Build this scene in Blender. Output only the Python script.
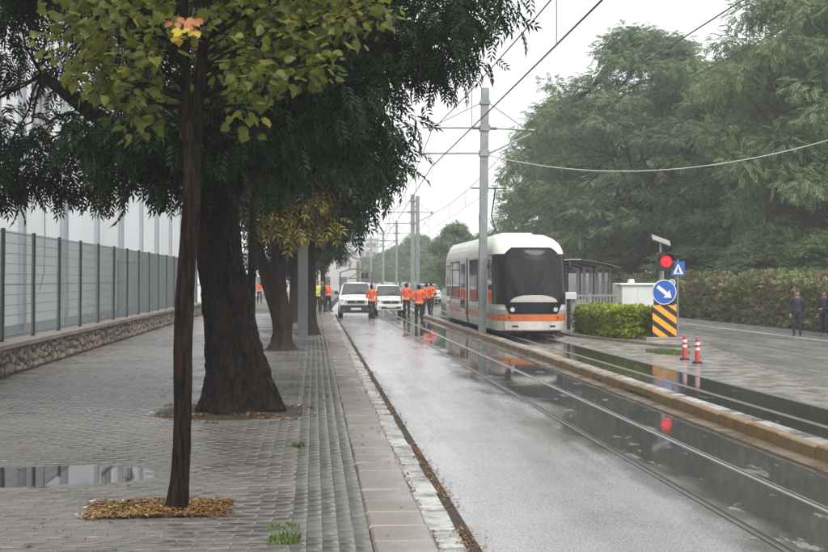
import bpy, bmesh, math, random
import numpy as np
from mathutils import Vector, Matrix, noise, Euler

for o in list(bpy.data.objects):
    bpy.data.objects.remove(o, do_unlink=True)
R = math.radians
S = bpy.context.scene
COL = S.collection

# ------------------------------------------------------------------ camera, sky, sun, exposure
EYE = 1.95                      # metres above the road
YAW = math.atan(100 / 1150)     # camera turned this far to the right of the street
cd = bpy.data.cameras.new('camera'); cam = bpy.data.objects.new('camera', cd); COL.objects.link(cam)
cd.sensor_width = 36; cd.lens = 50.0; cd.clip_start = 0.1; cd.clip_end = 3000
cam.location = (0, 0, EYE)
cam.rotation_euler = (R(90) + math.atan(3 / 1150), 0, -YAW)
S.camera = cam
S.render.resolution_x = 1024; S.render.resolution_y = 683

w = bpy.data.worlds.new('World'); S.world = w; w.use_nodes = True
nt = w.node_tree; nt.nodes.clear()
sky = nt.nodes.new('ShaderNodeTexSky'); sky.sky_type = 'NISHITA'; sky.sun_disc = False
sky.sun_elevation = R(52); sky.sun_rotation = R(158); sky.dust_density = 6; sky.air_density = 1.0
hs = nt.nodes.new('ShaderNodeHueSaturation'); hs.inputs['Saturation'].default_value = 0.25
sc = nt.nodes.new('ShaderNodeVectorMath'); sc.operation = 'SCALE'; sc.inputs['Scale'].default_value = 0.10
mx = nt.nodes.new('ShaderNodeMix'); mx.data_type = 'RGBA'; mx.inputs[0].default_value = 0.82
mx.inputs[7].default_value = (0.76, 0.775, 0.795, 1)      # even cloud cover
bg = nt.nodes.new('ShaderNodeBackground'); bg.inputs['Strength'].default_value = 1.0
wo = nt.nodes.new('ShaderNodeOutputWorld')
nt.links.new(sky.outputs[0], hs.inputs['Color']); nt.links.new(hs.outputs[0], sc.inputs[0])
nt.links.new(sc.outputs[0], mx.inputs[6]); nt.links.new(mx.outputs[2], bg.inputs['Color'])
nt.links.new(bg.outputs[0], wo.inputs[0])

sd = bpy.data.lights.new('sun', 'SUN'); sun = bpy.data.objects.new('sun', sd); COL.objects.link(sun)
sd.energy = 1.5; sd.angle = R(30); sd.color = (1, 0.97, 0.92)
sun.rotation_euler = (R(38), 0, R(22))
S.view_settings.view_transform = 'Standard'; S.view_settings.look = 'None'
S.view_settings.gamma = 1; S.view_settings.exposure = 0.92
S.view_settings.use_curve_mapping = False
S.render.engine = 'CYCLES'
S.cycles.max_bounces = 6; S.cycles.diffuse_bounces = 3; S.cycles.glossy_bounces = 3
S.cycles.transparent_max_bounces = 8; S.cycles.volume_bounces = 1

CY, SY = math.cos(YAW), math.sin(YAW)
def at(px, py, D):
    """point seen at photograph pixel px,py at depth D along the lens axis"""
    xc = (px - 414) / 1150 * D
    return Vector((xc * CY + D * SY, -xc * SY + D * CY, EYE + (279 - py) / 1150 * D))
def gr(px, py, z=0.0):
    return at(px, py, (EYE - z) * 1150 / (py - 279))
def bend(y):
    t = min(1, max(0, (y - 54) / 95)); return 2.6 * t * t * (3 - 2 * t)

# ------------------------------------------------------------------ materials
def hexn(nt, t, **kw):
    n = nt.nodes.new(t)
    for k, v in kw.items():
        if k in n.inputs: n.inputs[k].default_value = v
        else: setattr(n, k, v)
    return n
def noise_node(nt, co, scale, detail=4, rough=0.55, stretch=None):
    src = co
    if stretch:
        mp = nt.nodes.new('ShaderNodeMapping'); mp.inputs['Scale'].default_value = stretch
        nt.links.new(co, mp.inputs['Vector']); src = mp.outputs[0]
    n = nt.nodes.new('ShaderNodeTexNoise'); n.inputs['Scale'].default_value = scale
    n.inputs['Detail'].default_value = detail; n.inputs['Roughness'].default_value = rough
    nt.links.new(src, n.inputs['Vector'])
    return n.outputs['Fac']
def ramp(nt, f, a, b, lo=0.0, hi=1.0):
    m = nt.nodes.new('ShaderNodeMapRange'); m.inputs[1].default_value = a; m.inputs[2].default_value = b
    m.inputs[3].default_value = lo; m.inputs[4].default_value = hi
    nt.links.new(f, m.inputs[0]); return m.outputs[0]
def mixc(nt, f, a, b):
    m = nt.nodes.new('ShaderNodeMix'); m.data_type = 'RGBA'
    for s, v in ((6, a), (7, b)):
        if isinstance(v, tuple): m.inputs[s].default_value = (*v[:3], 1)
        else: nt.links.new(v, m.inputs[s])
    if isinstance(f, (int, float)): m.inputs[0].default_value = f
    else: nt.links.new(f, m.inputs[0])
    return m.outputs[2]
def mathn(nt, op, a, b=None):
    m = nt.nodes.new('ShaderNodeMath'); m.operation = op
    for i, v in enumerate((a, b)):
        if v is None: continue
        if isinstance(v, (int, float)): m.inputs[i].default_value = v
        else: nt.links.new(v, m.inputs[i])
    return m.outputs[0]
def base(name):
    m = bpy.data.materials.new(name); m.use_nodes = True
    nt = m.node_tree; b = nt.nodes['Principled BSDF']
    tc = nt.nodes.new('ShaderNodeTexCoord')
    return m, nt, b, tc.outputs['Object']
def bump(nt, b, h, strength, dist):
    n = nt.nodes.new('ShaderNodeBump'); n.inputs['Strength'].default_value = strength; n.inputs['Distance'].default_value = dist
    nt.links.new(h, n.inputs['Height']); nt.links.new(n.outputs[0], b.inputs['Normal'])
def rnd(nt):
    g = nt.nodes.new('ShaderNodeNewGeometry'); i = nt.nodes.new('ShaderNodeObjectInfo')
    return mathn(nt, 'FRACT', mathn(nt, 'ADD', g.outputs['Random Per Island'], i.outputs['Random']))

def mat(name, c1, c2=None, scale=6, rough=(0.5, 0.6), metal=0, bmp=None, stretch=None, spec=0.5, island=None, emit=None, detail=4, contrast=(0.3, 0.7)):
    m, nt, b, co = base(name)
    c2 = c2 or tuple(x * 0.75 for x in c1)
    f = noise_node(nt, co, scale, detail, stretch=stretch)
    col = mixc(nt, ramp(nt, f, *contrast), c1, c2)
    if island:
        r = rnd(nt); col = mixc(nt, ramp(nt, r, 0, 1, 0, island[1]), col, island[0])
    nt.links.new(col, b.inputs['Base Color'])
    nt.links.new(ramp(nt, noise_node(nt, co, scale * 1.7, 3), 0.3, 0.7, *rough), b.inputs['Roughness'])
    b.inputs['Metallic'].default_value = metal; b.inputs['Specular IOR Level'].default_value = spec
    if bmp: bump(nt, b, noise_node(nt, co, bmp[0], 5, 0.65, stretch), bmp[1], bmp[2])
    if emit:
        b.inputs['Emission Color'].default_value = (*emit[0], 1); b.inputs['Emission Strength'].default_value = emit[1]
    return m

def leafmat(name, cols, rough=0.42, trans=0.3, spec=0.4, pw=0.4):
    """cols: list of (position, colour) picked per leaf"""
    m, nt, b, co = base(name)
    cr = nt.nodes.new('ShaderNodeValToRGB'); e = cr.color_ramp.elements
    while len(e) < len(cols): e.new(0.5)
    for el, (p, c) in zip(e, cols): el.position = p; el.color = (*c, 1)
    big = noise_node(nt, co, 0.9, 2)
    f = mathn(nt, 'ADD', mathn(nt, 'MULTIPLY', rnd(nt), 1-pw), ramp(nt, big, 0.32, 0.68, 0, pw))
    nt.links.new(f, cr.inputs[0])
    nt.links.new(cr.outputs[0], b.inputs['Base Color'])
    b.inputs['Roughness'].default_value = rough; b.inputs['Specular IOR Level'].default_value = spec
    t = nt.nodes.new('ShaderNodeBsdfTranslucent'); nt.links.new(cr.outputs[0], t.inputs[0])
    ms = nt.nodes.new('ShaderNodeMixShader'); ms.inputs[0].default_value = trans
    nt.links.new(b.outputs[0], ms.inputs[1]); nt.links.new(t.outputs[0], ms.inputs[2])
    nt.links.new(ms.outputs[0], nt.nodes['Material Output'].inputs['Surface'])
    return m

def wet_road(name, dry, x_lo, x_hi, r_left, r_right, spec=0.5):
    """wet asphalt: rough film on one side, standing water on the other, puddles by noise"""
    m, nt, b, co = base(name)
    sx = nt.nodes.new('ShaderNodeSeparateXYZ'); nt.links.new(co, sx.inputs[0])
    edge = noise_node(nt, co, 0.9, 5, 0.6, (1, 0.35, 1))
    xx = mathn(nt, 'ADD', sx.outputs[0], ramp(nt, edge, 0.25, 0.75, -0.75, 0.75))
    side = ramp(nt, xx, x_lo, x_hi)
    pud = ramp(nt, noise_node(nt, co, 0.55, 5, 0.62, (1, 0.25, 1)), 0.57, 0.7)
    grain = noise_node(nt, co, 60, 4, 0.8, (1, 0.6, 1))
    speck = noise_node(nt, co, 26, 3, 0.8, (1, 0.5, 1))
    blot = noise_node(nt, co, 1.4, 6, 0.7)
    c = mixc(nt, ramp(nt, blot, 0.35, 0.65), dry, tuple(v * 0.62 for v in dry))
    c = mixc(nt, ramp(nt, grain, 0.45, 0.65), c, tuple(min(1, v * 2.1) for v in dry))
    c = mixc(nt, ramp(nt, speck, 0.58, 0.68, 0, 0.6), c, tuple(v * 0.25 for v in dry))
    wet = mathn(nt, 'MAXIMUM', side, mathn(nt, 'MULTIPLY', pud, 0.6))
    patch = ramp(nt, noise_node(nt, co, 2.6, 5, 0.7, (1, 0.35, 1)), 0.6, 0.64)   # rough islands showing through the water
    wet = mathn(nt, 'MULTIPLY', wet, mathn(nt, 'SUBTRACT', 1.0, mathn(nt, 'MULTIPLY', patch, 0.9)))
    c = mixc(nt, mathn(nt, 'MULTIPLY', wet, 0.8), c, (0.022, 0.021, 0.02))      # standing water hides the stone
    nt.links.new(c, b.inputs['Base Color'])
    streak = noise_node(nt, co, 2.4, 4, 0.6, (1, 0.07, 1)); worn = noise_node(nt, co, 0.75, 6, 0.68, (1, 0.45, 1))
    tone = mathn(nt, 'ADD', mathn(nt, 'MULTIPLY', streak, 0.5), mathn(nt, 'MULTIPLY', worn, 0.5))
    c = mixc(nt, ramp(nt, tone, 0.46, 0.6, 0, 0.8), c, tuple(v * 0.28 for v in dry))     # older, darker patches and wheel tracks
    rg_ = mathn(nt, 'MULTIPLY', ramp(nt, speck, 0.4, 0.62, -0.05, 0.07), mathn(nt, 'SUBTRACT', 1.0, wet))
    rw = mathn(nt, 'MULTIPLY', ramp(nt, tone, 0.4, 0.6, 0.13, -0.08), mathn(nt, 'SUBTRACT', 1.0, wet))
    nt.links.new(mathn(nt, 'ADD', mathn(nt, 'ADD', ramp(nt, wet, 0, 1, r_left, r_right), rg_), rw), b.inputs['Roughness'])
    b.inputs['Specular IOR Level'].default_value = spec
    h = mathn(nt, 'MULTIPLY', mathn(nt, 'ADD', grain, mathn(nt, 'MULTIPLY', noise_node(nt, co, 9, 4), 0.35)), mathn(nt, 'SUBTRACT', 1.02, wet))
    bump(nt, b, h, 0.22, 0.004)
    return m

def pavemat(name, c1, c2, tint, rough, dirt=(0.58, 0.75, 0.6)):
    m, nt, b, co = base(name)
    gm = nt.nodes.new('ShaderNodeNewGeometry'); wp = gm.outputs['Position']
    f = noise_node(nt, wp, 0.8, 6, 0.65); g = noise_node(nt, wp, 70, 3, 0.7); d = noise_node(nt, wp, 3.2, 6, 0.7)
    col = mixc(nt, ramp(nt, f, 0.35, 0.65), c1, c2)
    col = mixc(nt, mathn(nt, 'MULTIPLY', rnd(nt), 0.65), col, tint)
    col = mixc(nt, ramp(nt, g, 0.5, 0.72, 0, 0.35), col, tuple(min(1, x * 1.8) for x in c1))
    col = mixc(nt, ramp(nt, d, dirt[0], dirt[1], 0, dirt[2]), col, (0.035, 0.032, 0.026))
    nt.links.new(col, b.inputs['Base Color'])
    rr = mathn(nt, 'ADD', ramp(nt, noise_node(nt, wp, 0.9, 6, 0.68), 0.42, 0.58, *rough), mathn(nt, 'MULTIPLY', rnd(nt), 0.08))
    nt.links.new(rr, b.inputs['Roughness'])
    bump(nt, b, mathn(nt, 'ADD', g, noise_node(nt, wp, 14, 4)), 0.25, 0.003)
    b.inputs['Specular IOR Level'].default_value = 1.0
    return m

M = {}
M['road'] = wet_road('wet_asphalt', (0.19, 0.188, 0.185), 2.9, 3.7, 0.19, 0.045, 1.0)
M['bed'] = wet_road('track_bed_asphalt', (0.05, 0.047, 0.042), -50, -49, 0.3, 0.09)
M['side_road'] = wet_road('side_road_asphalt', (0.18, 0.172, 0.163), 40, 41, 0.19, 0.04, 1.0)
M['concrete_wet'] = mat('wet_concrete', (0.32, 0.3, 0.28), (0.17, 0.155, 0.14), 1.6, (0.1, 0.42), bmp=(40, 0.2, 0.003), detail=7, spec=0.9)
M['paver'] = pavemat('paver', (0.125, 0.121, 0.112), (0.085, 0.082, 0.075), (0.165, 0.142, 0.12), (0.13, 0.4))
M['paver_green'] = pavemat('paver_green', (0.115, 0.12, 0.105), (0.075, 0.08, 0.07), (0.14, 0.13, 0.105), (0.15, 0.42))
M['joint'] = mat('joint_sand', (0.2, 0.19, 0.165), (0.03, 0.027, 0.022), 5, (0.7, 0.9), detail=7)
M['kerb'] = pavemat('kerb_slab', (0.19, 0.172, 0.155), (0.125, 0.113, 0.1), (0.22, 0.18, 0.15), (0.16, 0.42))
M['gutter'] = pavemat('gutter_slab', (0.38, 0.375, 0.36), (0.22, 0.21, 0.19), (0.46, 0.45, 0.44), (0.15, 0.4), (0.46, 0.62, 0.85))
M['ochre'] = mat('stained_kerb', (0.27, 0.165, 0.05), (0.15, 0.095, 0.04), 2.2, (0.35, 0.6), bmp=(25, 0.5, 0.006), island=((0.22, 0.17, 0.1), 0.5), detail=7)
M['terrain'] = mat('terrain', (0.09, 0.085, 0.06), (0.06, 0.075, 0.035), 0.4, (0.7, 0.9))
M['soil'] = mat('soil', (0.05, 0.035, 0.022), (0.025, 0.02, 0.015), 9, (0.5, 0.9), bmp=(30, 1, 0.02))
M['litter'] = leafmat('leaf_litter', [(0, (0.06, 0.035, 0.015)), (0.35, (0.16, 0.085, 0.03)), (0.65, (0.3, 0.17, 0.06)), (1, (0.36, 0.27, 0.14))], 0.5, 0.1)
M['grass'] = leafmat('grass', [(0, (0.05, 0.09, 0.02)), (0.6, (0.11, 0.16, 0.035)), (1, (0.22, 0.2, 0.06))], 0.45, 0.25)
M['water'] = mat('water', (0.03, 0.03, 0.028), None, 3, (0.015, 0.03), spec=0.6)
M['steel_rail'] = mat('rail_steel', (0.62, 0.61, 0.6), (0.5, 0.48, 0.46), 1.5, (0.33, 0.36), metal=0.9)
M['steel_dark'] = mat('rail_steel_dark', (0.2, 0.185, 0.17), (0.12, 0.1, 0.09), 1.5, (0.33, 0.4), metal=0.7)
M['groove'] = mat('rail_groove', (0.02, 0.018, 0.016), None, 3, (0.4, 0.6))
M['white_paint'] = mat('road_paint', (0.6, 0.6, 0.58), (0.25, 0.24, 0.23), 6, (0.3, 0.5), contrast=(0.45, 0.65))
M['bark'] = mat('dark_bark', (0.024, 0.017, 0.013), (0.006, 0.005, 0.004), 11, (0.45, 0.85), bmp=(16, 1.0, 0.06), stretch=(1.6, 1.6, 0.55), detail=9, contrast=(0.38, 0.62), spec=0.12)
M['bark_young'] = mat('young_bark', (0.028, 0.018, 0.013), (0.005, 0.004, 0.0035), 14, (0.5, 0.8), bmp=(26, 1.0, 0.03), stretch=(2.2, 2.2, 0.3), detail=8, contrast=(0.42, 0.6), spec=0.12)
M['bark_mid'] = mat('grey_bark', (0.05, 0.038, 0.03), (0.016, 0.013, 0.011), 7, (0.6, 0.85), bmp=(13, 0.9, 0.04), stretch=(1.5, 1.5, 0.4), detail=8, spec=0.15)
M['ash'] = leafmat('ash_leaf', [(0, (0.008, 0.02, 0.011)), (0.45, (0.018, 0.036, 0.016)), (0.8, (0.032, 0.05, 0.02)), (1, (0.075, 0.085, 0.03))], 0.45, 0.25, 0.14, 0.55)
M['ash_yellow'] = leafmat('ash_leaf_turning', [(0, (0.05, 0.065, 0.02)), (0.3, (0.15, 0.15, 0.03)), (0.7, (0.34, 0.25, 0.05)), (1, (0.36, 0.17, 0.05))], 0.45, 0.35)
M['maple'] = leafmat('maple_leaf', [(0, (0.045, 0.065, 0.015)), (0.4, (0.115, 0.14, 0.026)), (0.75, (0.21, 0.22, 0.04)), (1, (0.35, 0.27, 0.05))], 0.45, 0.55)
M['maple_gold'] = leafmat('maple_leaf_gold', [(0, (0.5, 0.36, 0.05)), (1, (0.62, 0.45, 0.07))], 0.45, 0.4)
M['maple_rust'] = leafmat('maple_leaf_rust', [(0, (0.36, 0.13, 0.05)), (1, (0.5, 0.2, 0.08))], 0.5, 0.35)
M['locust'] = leafmat('locust_leaf', [(0, (0.07, 0.13, 0.065)), (0.5, (0.145, 0.22, 0.105)), (1, (0.26, 0.31, 0.135))], 0.45, 0.35)
M['locust2'] = leafmat('locust_leaf_light', [(0, (0.075, 0.135, 0.06)), (0.5, (0.165, 0.23, 0.095)), (1, (0.28, 0.31, 0.125))], 0.45, 0.35)
M['hedge'] = leafmat('hedge_leaf', [(0, (0.06, 0.09, 0.035)), (0.4, (0.15, 0.19, 0.06)), (0.62, (0.25, 0.26, 0.11)), (0.72, (0.2, 0.11, 0.065)), (1, (0.15, 0.08, 0.055))], 0.5, 0.25, 0.4, 0.62)
M['bush'] = leafmat('bush_leaf', [(0, (0.1, 0.15, 0.03)), (0.5, (0.3, 0.36, 0.05)), (1, (0.6, 0.58, 0.1))], 0.4, 0.3)
M['fruit'] = leafmat('bush_twig', [(0, (0.05, 0.04, 0.03)), (1, (0.1, 0.08, 0.05))])
M['galv'] = mat('galvanised_steel', (0.3, 0.32, 0.31), (0.2, 0.215, 0.21), 5, (0.4, 0.6), metal=0.35)
M['pole_grey'] = mat('grey_pole_paint', (0.26, 0.27, 0.26), (0.19, 0.2, 0.19), 4, (0.45, 0.65))
M['wire'] = mat('wire', (0.11, 0.11, 0.11), None, 3, (0.5, 0.6))
M['cable'] = mat('pale_cable', (0.55, 0.56, 0.55), None, 3, (0.5, 0.6))
M['insul'] = mat('insulator', (0.16, 0.12, 0.1), None, 3, (0.4, 0.5))
M['fence'] = mat('fence_paint', (0.028, 0.034, 0.033), (0.02, 0.024, 0.024), 4, (0.4, 0.6))
M['fence_wire'] = mat('fence_wire', (0.15, 0.17, 0.175), None, 4, (0.4, 0.6))
M['stone'] = mat('wall_stone', (0.17, 0.13, 0.1), (0.065, 0.05, 0.04), 9, (0.5, 0.8), bmp=(22, 0.8, 0.015), island=((0.3, 0.26, 0.22), 0.7), detail=7)
M['mortar'] = mat('mortar', (0.085, 0.07, 0.058), None, 7, (0.7, 0.9), bmp=(25, 0.6, 0.01))
M['cap'] = mat('wall_cap', (0.27, 0.225, 0.19), (0.17, 0.145, 0.125), 2.5, (0.3, 0.6), bmp=(30, 0.3, 0.005), detail=7)
M['plaster'] = mat('white_plaster', (0.82, 0.84, 0.86), (0.74, 0.765, 0.79), 0.35, (0.7, 0.85), detail=5)
M['pilaster'] = mat('grey_pilaster', (0.36, 0.385, 0.42), (0.29, 0.31, 0.34), 0.8, (0.6, 0.8))
M['window_beige'] = mat('window_blind', (0.2, 0.16, 0.14), (0.13, 0.11, 0.1), 3, (0.15, 0.3))
M['frame_grey'] = mat('window_frame', (0.35, 0.36, 0.38), None, 3, (0.4, 0.5))
M['tram_white'] = mat('tram_white', (0.72, 0.7, 0.65), (0.5, 0.47, 0.42), 2.2, (0.2, 0.4), detail=8, stretch=(1.5, 1.5, 0.35))
M['tram_roof'] = mat('tram_roof_cream', (0.78, 0.77, 0.7), (0.64, 0.62, 0.54), 0.9, (0.3, 0.45), detail=6)
M['tram_orange'] = mat('tram_orange', (0.68, 0.18, 0.05), (0.44, 0.13, 0.06), 2.5, (0.22, 0.35))
M['tram_silver'] = mat('tram_silver', (0.5, 0.5, 0.5), (0.32, 0.32, 0.32), 2, (0.3, 0.45), metal=0.3)
M['tram_black'] = mat('tram_black', (0.012, 0.016, 0.024), (0.009, 0.011, 0.016), 3, (0.2, 0.3), spec=0.2)
M['tram_glass'] = mat('tram_glass', (0.01, 0.012, 0.016), (0.035, 0.035, 0.036), 1.6, (0.04, 0.08), stretch=(1.6, 1.6, 0.1), spec=0.16)
M['tram_dash'] = mat('tram_dash', (0.5, 0.49, 0.42), (0.38, 0.37, 0.32), 4, (0.3, 0.4))
M['seat_red'] = mat('tram_seat_red', (0.5, 0.06, 0.05), (0.35, 0.05, 0.05), 3, (0.5, 0.6))
M['rubber'] = mat('rubber', (0.022, 0.022, 0.022), None, 8, (0.6, 0.8))
M['under'] = mat('underframe', (0.025, 0.024, 0.023), None, 4, (0.6, 0.8))
M['lamp_glass'] = mat('lamp_glass', (0.62, 0.63, 0.64), (0.4, 0.4, 0.42), 12, (0.08, 0.15), spec=0.8)
M['car_lamp'] = mat('car_lamp', (0.3, 0.31, 0.32), (0.14, 0.145, 0.15), 14, (0.08, 0.15), spec=0.7)
M['car_white'] = mat('car_white', (0.72, 0.72, 0.71), (0.62, 0.61, 0.59), 1.5, (0.15, 0.28))
M['car_glass'] = mat('car_glass', (0.03, 0.035, 0.035), (0.07, 0.08, 0.08), 2.2, (0.04, 0.08), spec=0.7)
M['plastic'] = mat('black_plastic', (0.03, 0.03, 0.032), None, 6, (0.45, 0.6))
M['rim'] = mat('wheel_rim', (0.34, 0.34, 0.35), None, 6, (0.3, 0.45), metal=0.7)
M['plate'] = mat('number_plate', (0.65, 0.66, 0.66), None, 6, (0.4, 0.5))
M['amber'] = mat('amber_lamp', (0.7, 0.42, 0.12), None, 6, (0.15, 0.25))
M['sign_blue'] = mat('sign_blue', (0.018, 0.105, 0.42), (0.02, 0.09, 0.36), 3, (0.3, 0.4))
M['sign_white'] = mat('sign_white', (0.76, 0.77, 0.77), None, 3, (0.3, 0.4))
M['sign_black'] = mat('sign_black', (0.02, 0.019, 0.018), None, 3, (0.4, 0.5))
M['sign_amber'] = mat('sign_amber', (0.78, 0.36, 0.03), (0.66, 0.3, 0.03), 3, (0.35, 0.5))
M['sign_back'] = mat('sign_back', (0.3, 0.3, 0.3), None, 3, (0.4, 0.5))
M['red_lens'] = mat('red_lens', (0.7, 0.02, 0.03), (0.4, 0.01, 0.015), 40, (0.2, 0.3), emit=((1.0, 0.02, 0.035), 0.5))
M['bollard_red'] = mat('bollard_red', (0.55, 0.06, 0.05), (0.42, 0.05, 0.05), 6, (0.35, 0.5))
M['cabinet'] = mat('cabinet_paint', (0.6, 0.63, 0.6), (0.48, 0.51, 0.49), 1.6, (0.4, 0.55), detail=6)
M['shelter_roof'] = mat('shelter_roof', (0.55, 0.57, 0.58), (0.4, 0.42, 0.43), 2, (0.25, 0.4))
M['shelter_frame'] = mat('shelter_frame', (0.12, 0.125, 0.125), (0.08, 0.082, 0.082), 4, (0.4, 0.55))
M['shelter_glass'] = mat('shelter_panel', (0.1, 0.11, 0.115), (0.16, 0.165, 0.165), 1.2, (0.06, 0.15))
M['block'] = mat('far_block', (0.5, 0.49, 0.46), (0.4, 0.39, 0.37), 0.3, (0.7, 0.8))
M['pane_dark'] = mat('far_pane', (0.07, 0.08, 0.09), None, 1, (0.1, 0.2))
M['skin'] = mat('skin', (0.36, 0.2, 0.14), (0.3, 0.165, 0.115), 14, (0.5, 0.6))
M['hair'] = mat('hair', (0.02, 0.016, 0.013), None, 30, (0.5, 0.7))
M['hair_grey'] = mat('hair_grey', (0.2, 0.19, 0.18), None, 30, (0.5, 0.7))
M['hivis'] = mat('hivis_orange', (0.85, 0.13, 0.04), (0.66, 0.09, 0.03), 7, (0.6, 0.75), bmp=(14, 0.5, 0.02))
M['yellow_vest'] = mat('hivis_yellow', (0.5, 0.62, 0.08), (0.4, 0.5, 0.07), 7, (0.6, 0.75))
M['reflect'] = mat('reflective_tape', (0.55, 0.55, 0.53), None, 9, (0.35, 0.5))
M['navy'] = mat('navy_cloth', (0.012, 0.017, 0.034), (0.008, 0.012, 0.024), 8, (0.6, 0.8), bmp=(11, 0.6, 0.02))
M['dark_cloth'] = mat('dark_cloth', (0.022, 0.023, 0.028), (0.014, 0.015, 0.018), 8, (0.65, 0.85), bmp=(11, 0.6, 0.02))
M['shoe'] = mat('shoe', (0.012, 0.012, 0.012), None, 8, (0.4, 0.6))

# ------------------------------------------------------------------ mesh helpers
def link(o, parent=None):
    COL.objects.link(o)
    if parent is not None: o.parent = parent
    return o
def empty(name, loc=(0, 0, 0), rz=0.0):
    o = bpy.data.objects.new(name, None); o.location = loc; o.rotation_euler = (0, 0, rz); o.empty_display_size = 0.2
    return link(o)
def tag(o, label=None, cat=None, group=None, kind=None):
    if label: o['label'] = label
    if cat: o['category'] = cat
    if group: o['group'] = group
    if kind: o['kind'] = kind
    return o
def mesh_np(name, V, F, mats, mi=None, smooth=False):
    """V (n,3) array; F list of lists or (m,k) array"""
    me = bpy.data.meshes.new(name)
    V = np.asarray(V, dtype=np.float32)
    if isinstance(F, np.ndarray):
        m, k = F.shape
        me.vertices.add(len(V)); me.vertices.foreach_set('co', V.ravel())
        me.loops.add(m * k); me.loops.foreach_set('vertex_index', F.astype(np.int32).ravel())
        me.polygons.add(m); me.polygons.foreach_set('loop_start', np.arange(0, m * k, k, dtype=np.int32))
        me.update(calc_edges=True)
    else:
        me.from_pydata([tuple(v) for v in V], [], F); me.update()
    for x in (mats if isinstance(mats, (list, tuple)) else [mats]): me.materials.append(x)
    if mi is not None: me.polygons.foreach_set('material_index', np.asarray(mi, dtype=np.int32))
    if smooth: me.polygons.foreach_set('use_smooth', np.ones(len(me.polygons), dtype=bool))
    return me

class MB:
    def __init__(s): s.v = []; s.f = []; s.m = []; s.cur = 0
    def add(s, vs, fs):
        n = len(s.v); s.v += [tuple(v) for v in vs]
        for f in fs: s.f.append([i + n for i in f]); s.m.append(s.cur)
        return s
    def box(s, a, b, bev=0.0):
        (x0, y0, z0), (x1, y1, z1) = a, b
        if bev <= 0:
            return s.add([(x0,y0,z0),(x1,y0,z0),(x1,y1,z0),(x0,y1,z0),(x0,y0,z1),(x1,y0,z1),(x1,y1,z1),(x0,y1,z1)],
                         [(0,3,2,1),(4,5,6,7),(0,1,5,4),(1,2,6,5),(2,3,7,6),(3,0,4,7)])
        c = bev                                   # top edges chamfered
        return s.add([(x0,y0,z0),(x1,y0,z0),(x1,y1,z0),(x0,y1,z0),
                      (x0,y0,z1-c),(x1,y0,z1-c),(x1,y1,z1-c),(x0,y1,z1-c),
                      (x0+c,y0+c,z1),(x1-c,y0+c,z1),(x1-c,y1-c,z1),(x0+c,y1-c,z1)],
                     [(0,3,2,1),(0,1,5,4),(1,2,6,5),(2,3,7,6),(3,0,4,7),(4,5,9,8),(5,6,10,9),(6,7,11,10),(7,4,8,11),(8,9,10,11)])
    def tube(s, pts, rad, n=8, caps=True, sx=1.0):
        pts = [Vector(p) for p in pts]
        if isinstance(rad, (int, float)): rad = [rad] * len(pts)
        rings = []; up = None
        for i, p in enumerate(pts):
            d = (pts[min(i+1, len(pts)-1)] - pts[max(i-1, 0)])
            d = d.normalized() if d.length > 1e-9 else Vector((0, 0, 1))
            if up is None:
                a = Vector((0, 0, 1)) if abs(d.z) < 0.9 else Vector((1, 0, 0))
                u = d.cross(a).normalized()
            else:
                u = (up - d * up.dot(d)).normalized()
            up = u; v = d.cross(u)
            rings.append([p + (u * math.cos(2*math.pi*k/n) * sx + v * math.sin(2*math.pi*k/n)) * rad[i] for k in range(n)])
        vs = [q for r in rings for q in r]; fs = []
        for i in range(len(pts)-1):
            for k in range(n):
                a = i*n+k; b = i*n+(k+1) % n
                fs.append((a, b, b+n, a+n))
        if caps:
            fs.append(tuple(range(n-1, -1, -1))); fs.append(tuple((len(pts)-1)*n+k for k in range(n)))
        return s.add(vs, fs)
    def prism(s, poly, z0, z1):
        n = len(poly)
        vs = [(x, y, z0) for x, y in poly] + [(x, y, z1) for x, y in poly]
        return s.add(vs, [tuple(range(n-1, -1, -1)), tuple(range(n, 2*n))] + [(i, (i+1) % n, (i+1) % n+n, i+n) for i in range(n)])
    def plate(s, poly, y0, y1):
        """outline in x,z given thickness in y (front face at y0)"""
        n = len(poly)
        vs = [(x, y0, z) for x, z in poly] + [(x, y1, z) for x, z in poly]
        return s.add(vs, [tuple(range(n)), tuple(range(2*n-1, n-1, -1))] + [((i+1) % n, i, i+n, (i+1) % n+n) for i in range(n)])
    def mesh(s, name, mats, smooth=False):
        return mesh_np(name, np.array(s.v), s.f, mats, s.m, smooth)
    def build(s, name, mats, parent=None, smooth=False):
        return link(bpy.data.objects.new(name, s.mesh(name, mats, smooth)), parent)

def circle(cx, cz, r, n=28, rz=None):
    return [(cx + r*math.cos(2*math.pi*i/n), cz + (rz or r)*math.sin(2*math.pi*i/n)) for i in range(n)]

def strip(name, x0, x1, zt, zb, y0, y1, m, ny=60, label=None, bent=True, kind='structure'):
    """a long slab following the street"""
    mb = MB(); vs = []; fs = []
    for i in range(ny + 1):
        y = y0 + (y1 - y0) * i / ny; c = bend(y) if bent else 0
        vs += [(x0+c, y, zb), (x0+c, y, zt), (x1+c, y, zt), (x1+c, y, zb)]
    for i in range(ny):
        a = i*4; b = a+4
        fs += [(a, a+1, b+1, b), (a+1, a+2, b+2, b+1), (a+2, a+3, b+3, b+2)]
    fs += [(0, 3, 2, 1), (ny*4, ny*4+1, ny*4+2, ny*4+3)]
    mb.add(vs, fs)
    o = mb.build(name, m); tag(o, kind=kind, label=label)
    return o

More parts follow.
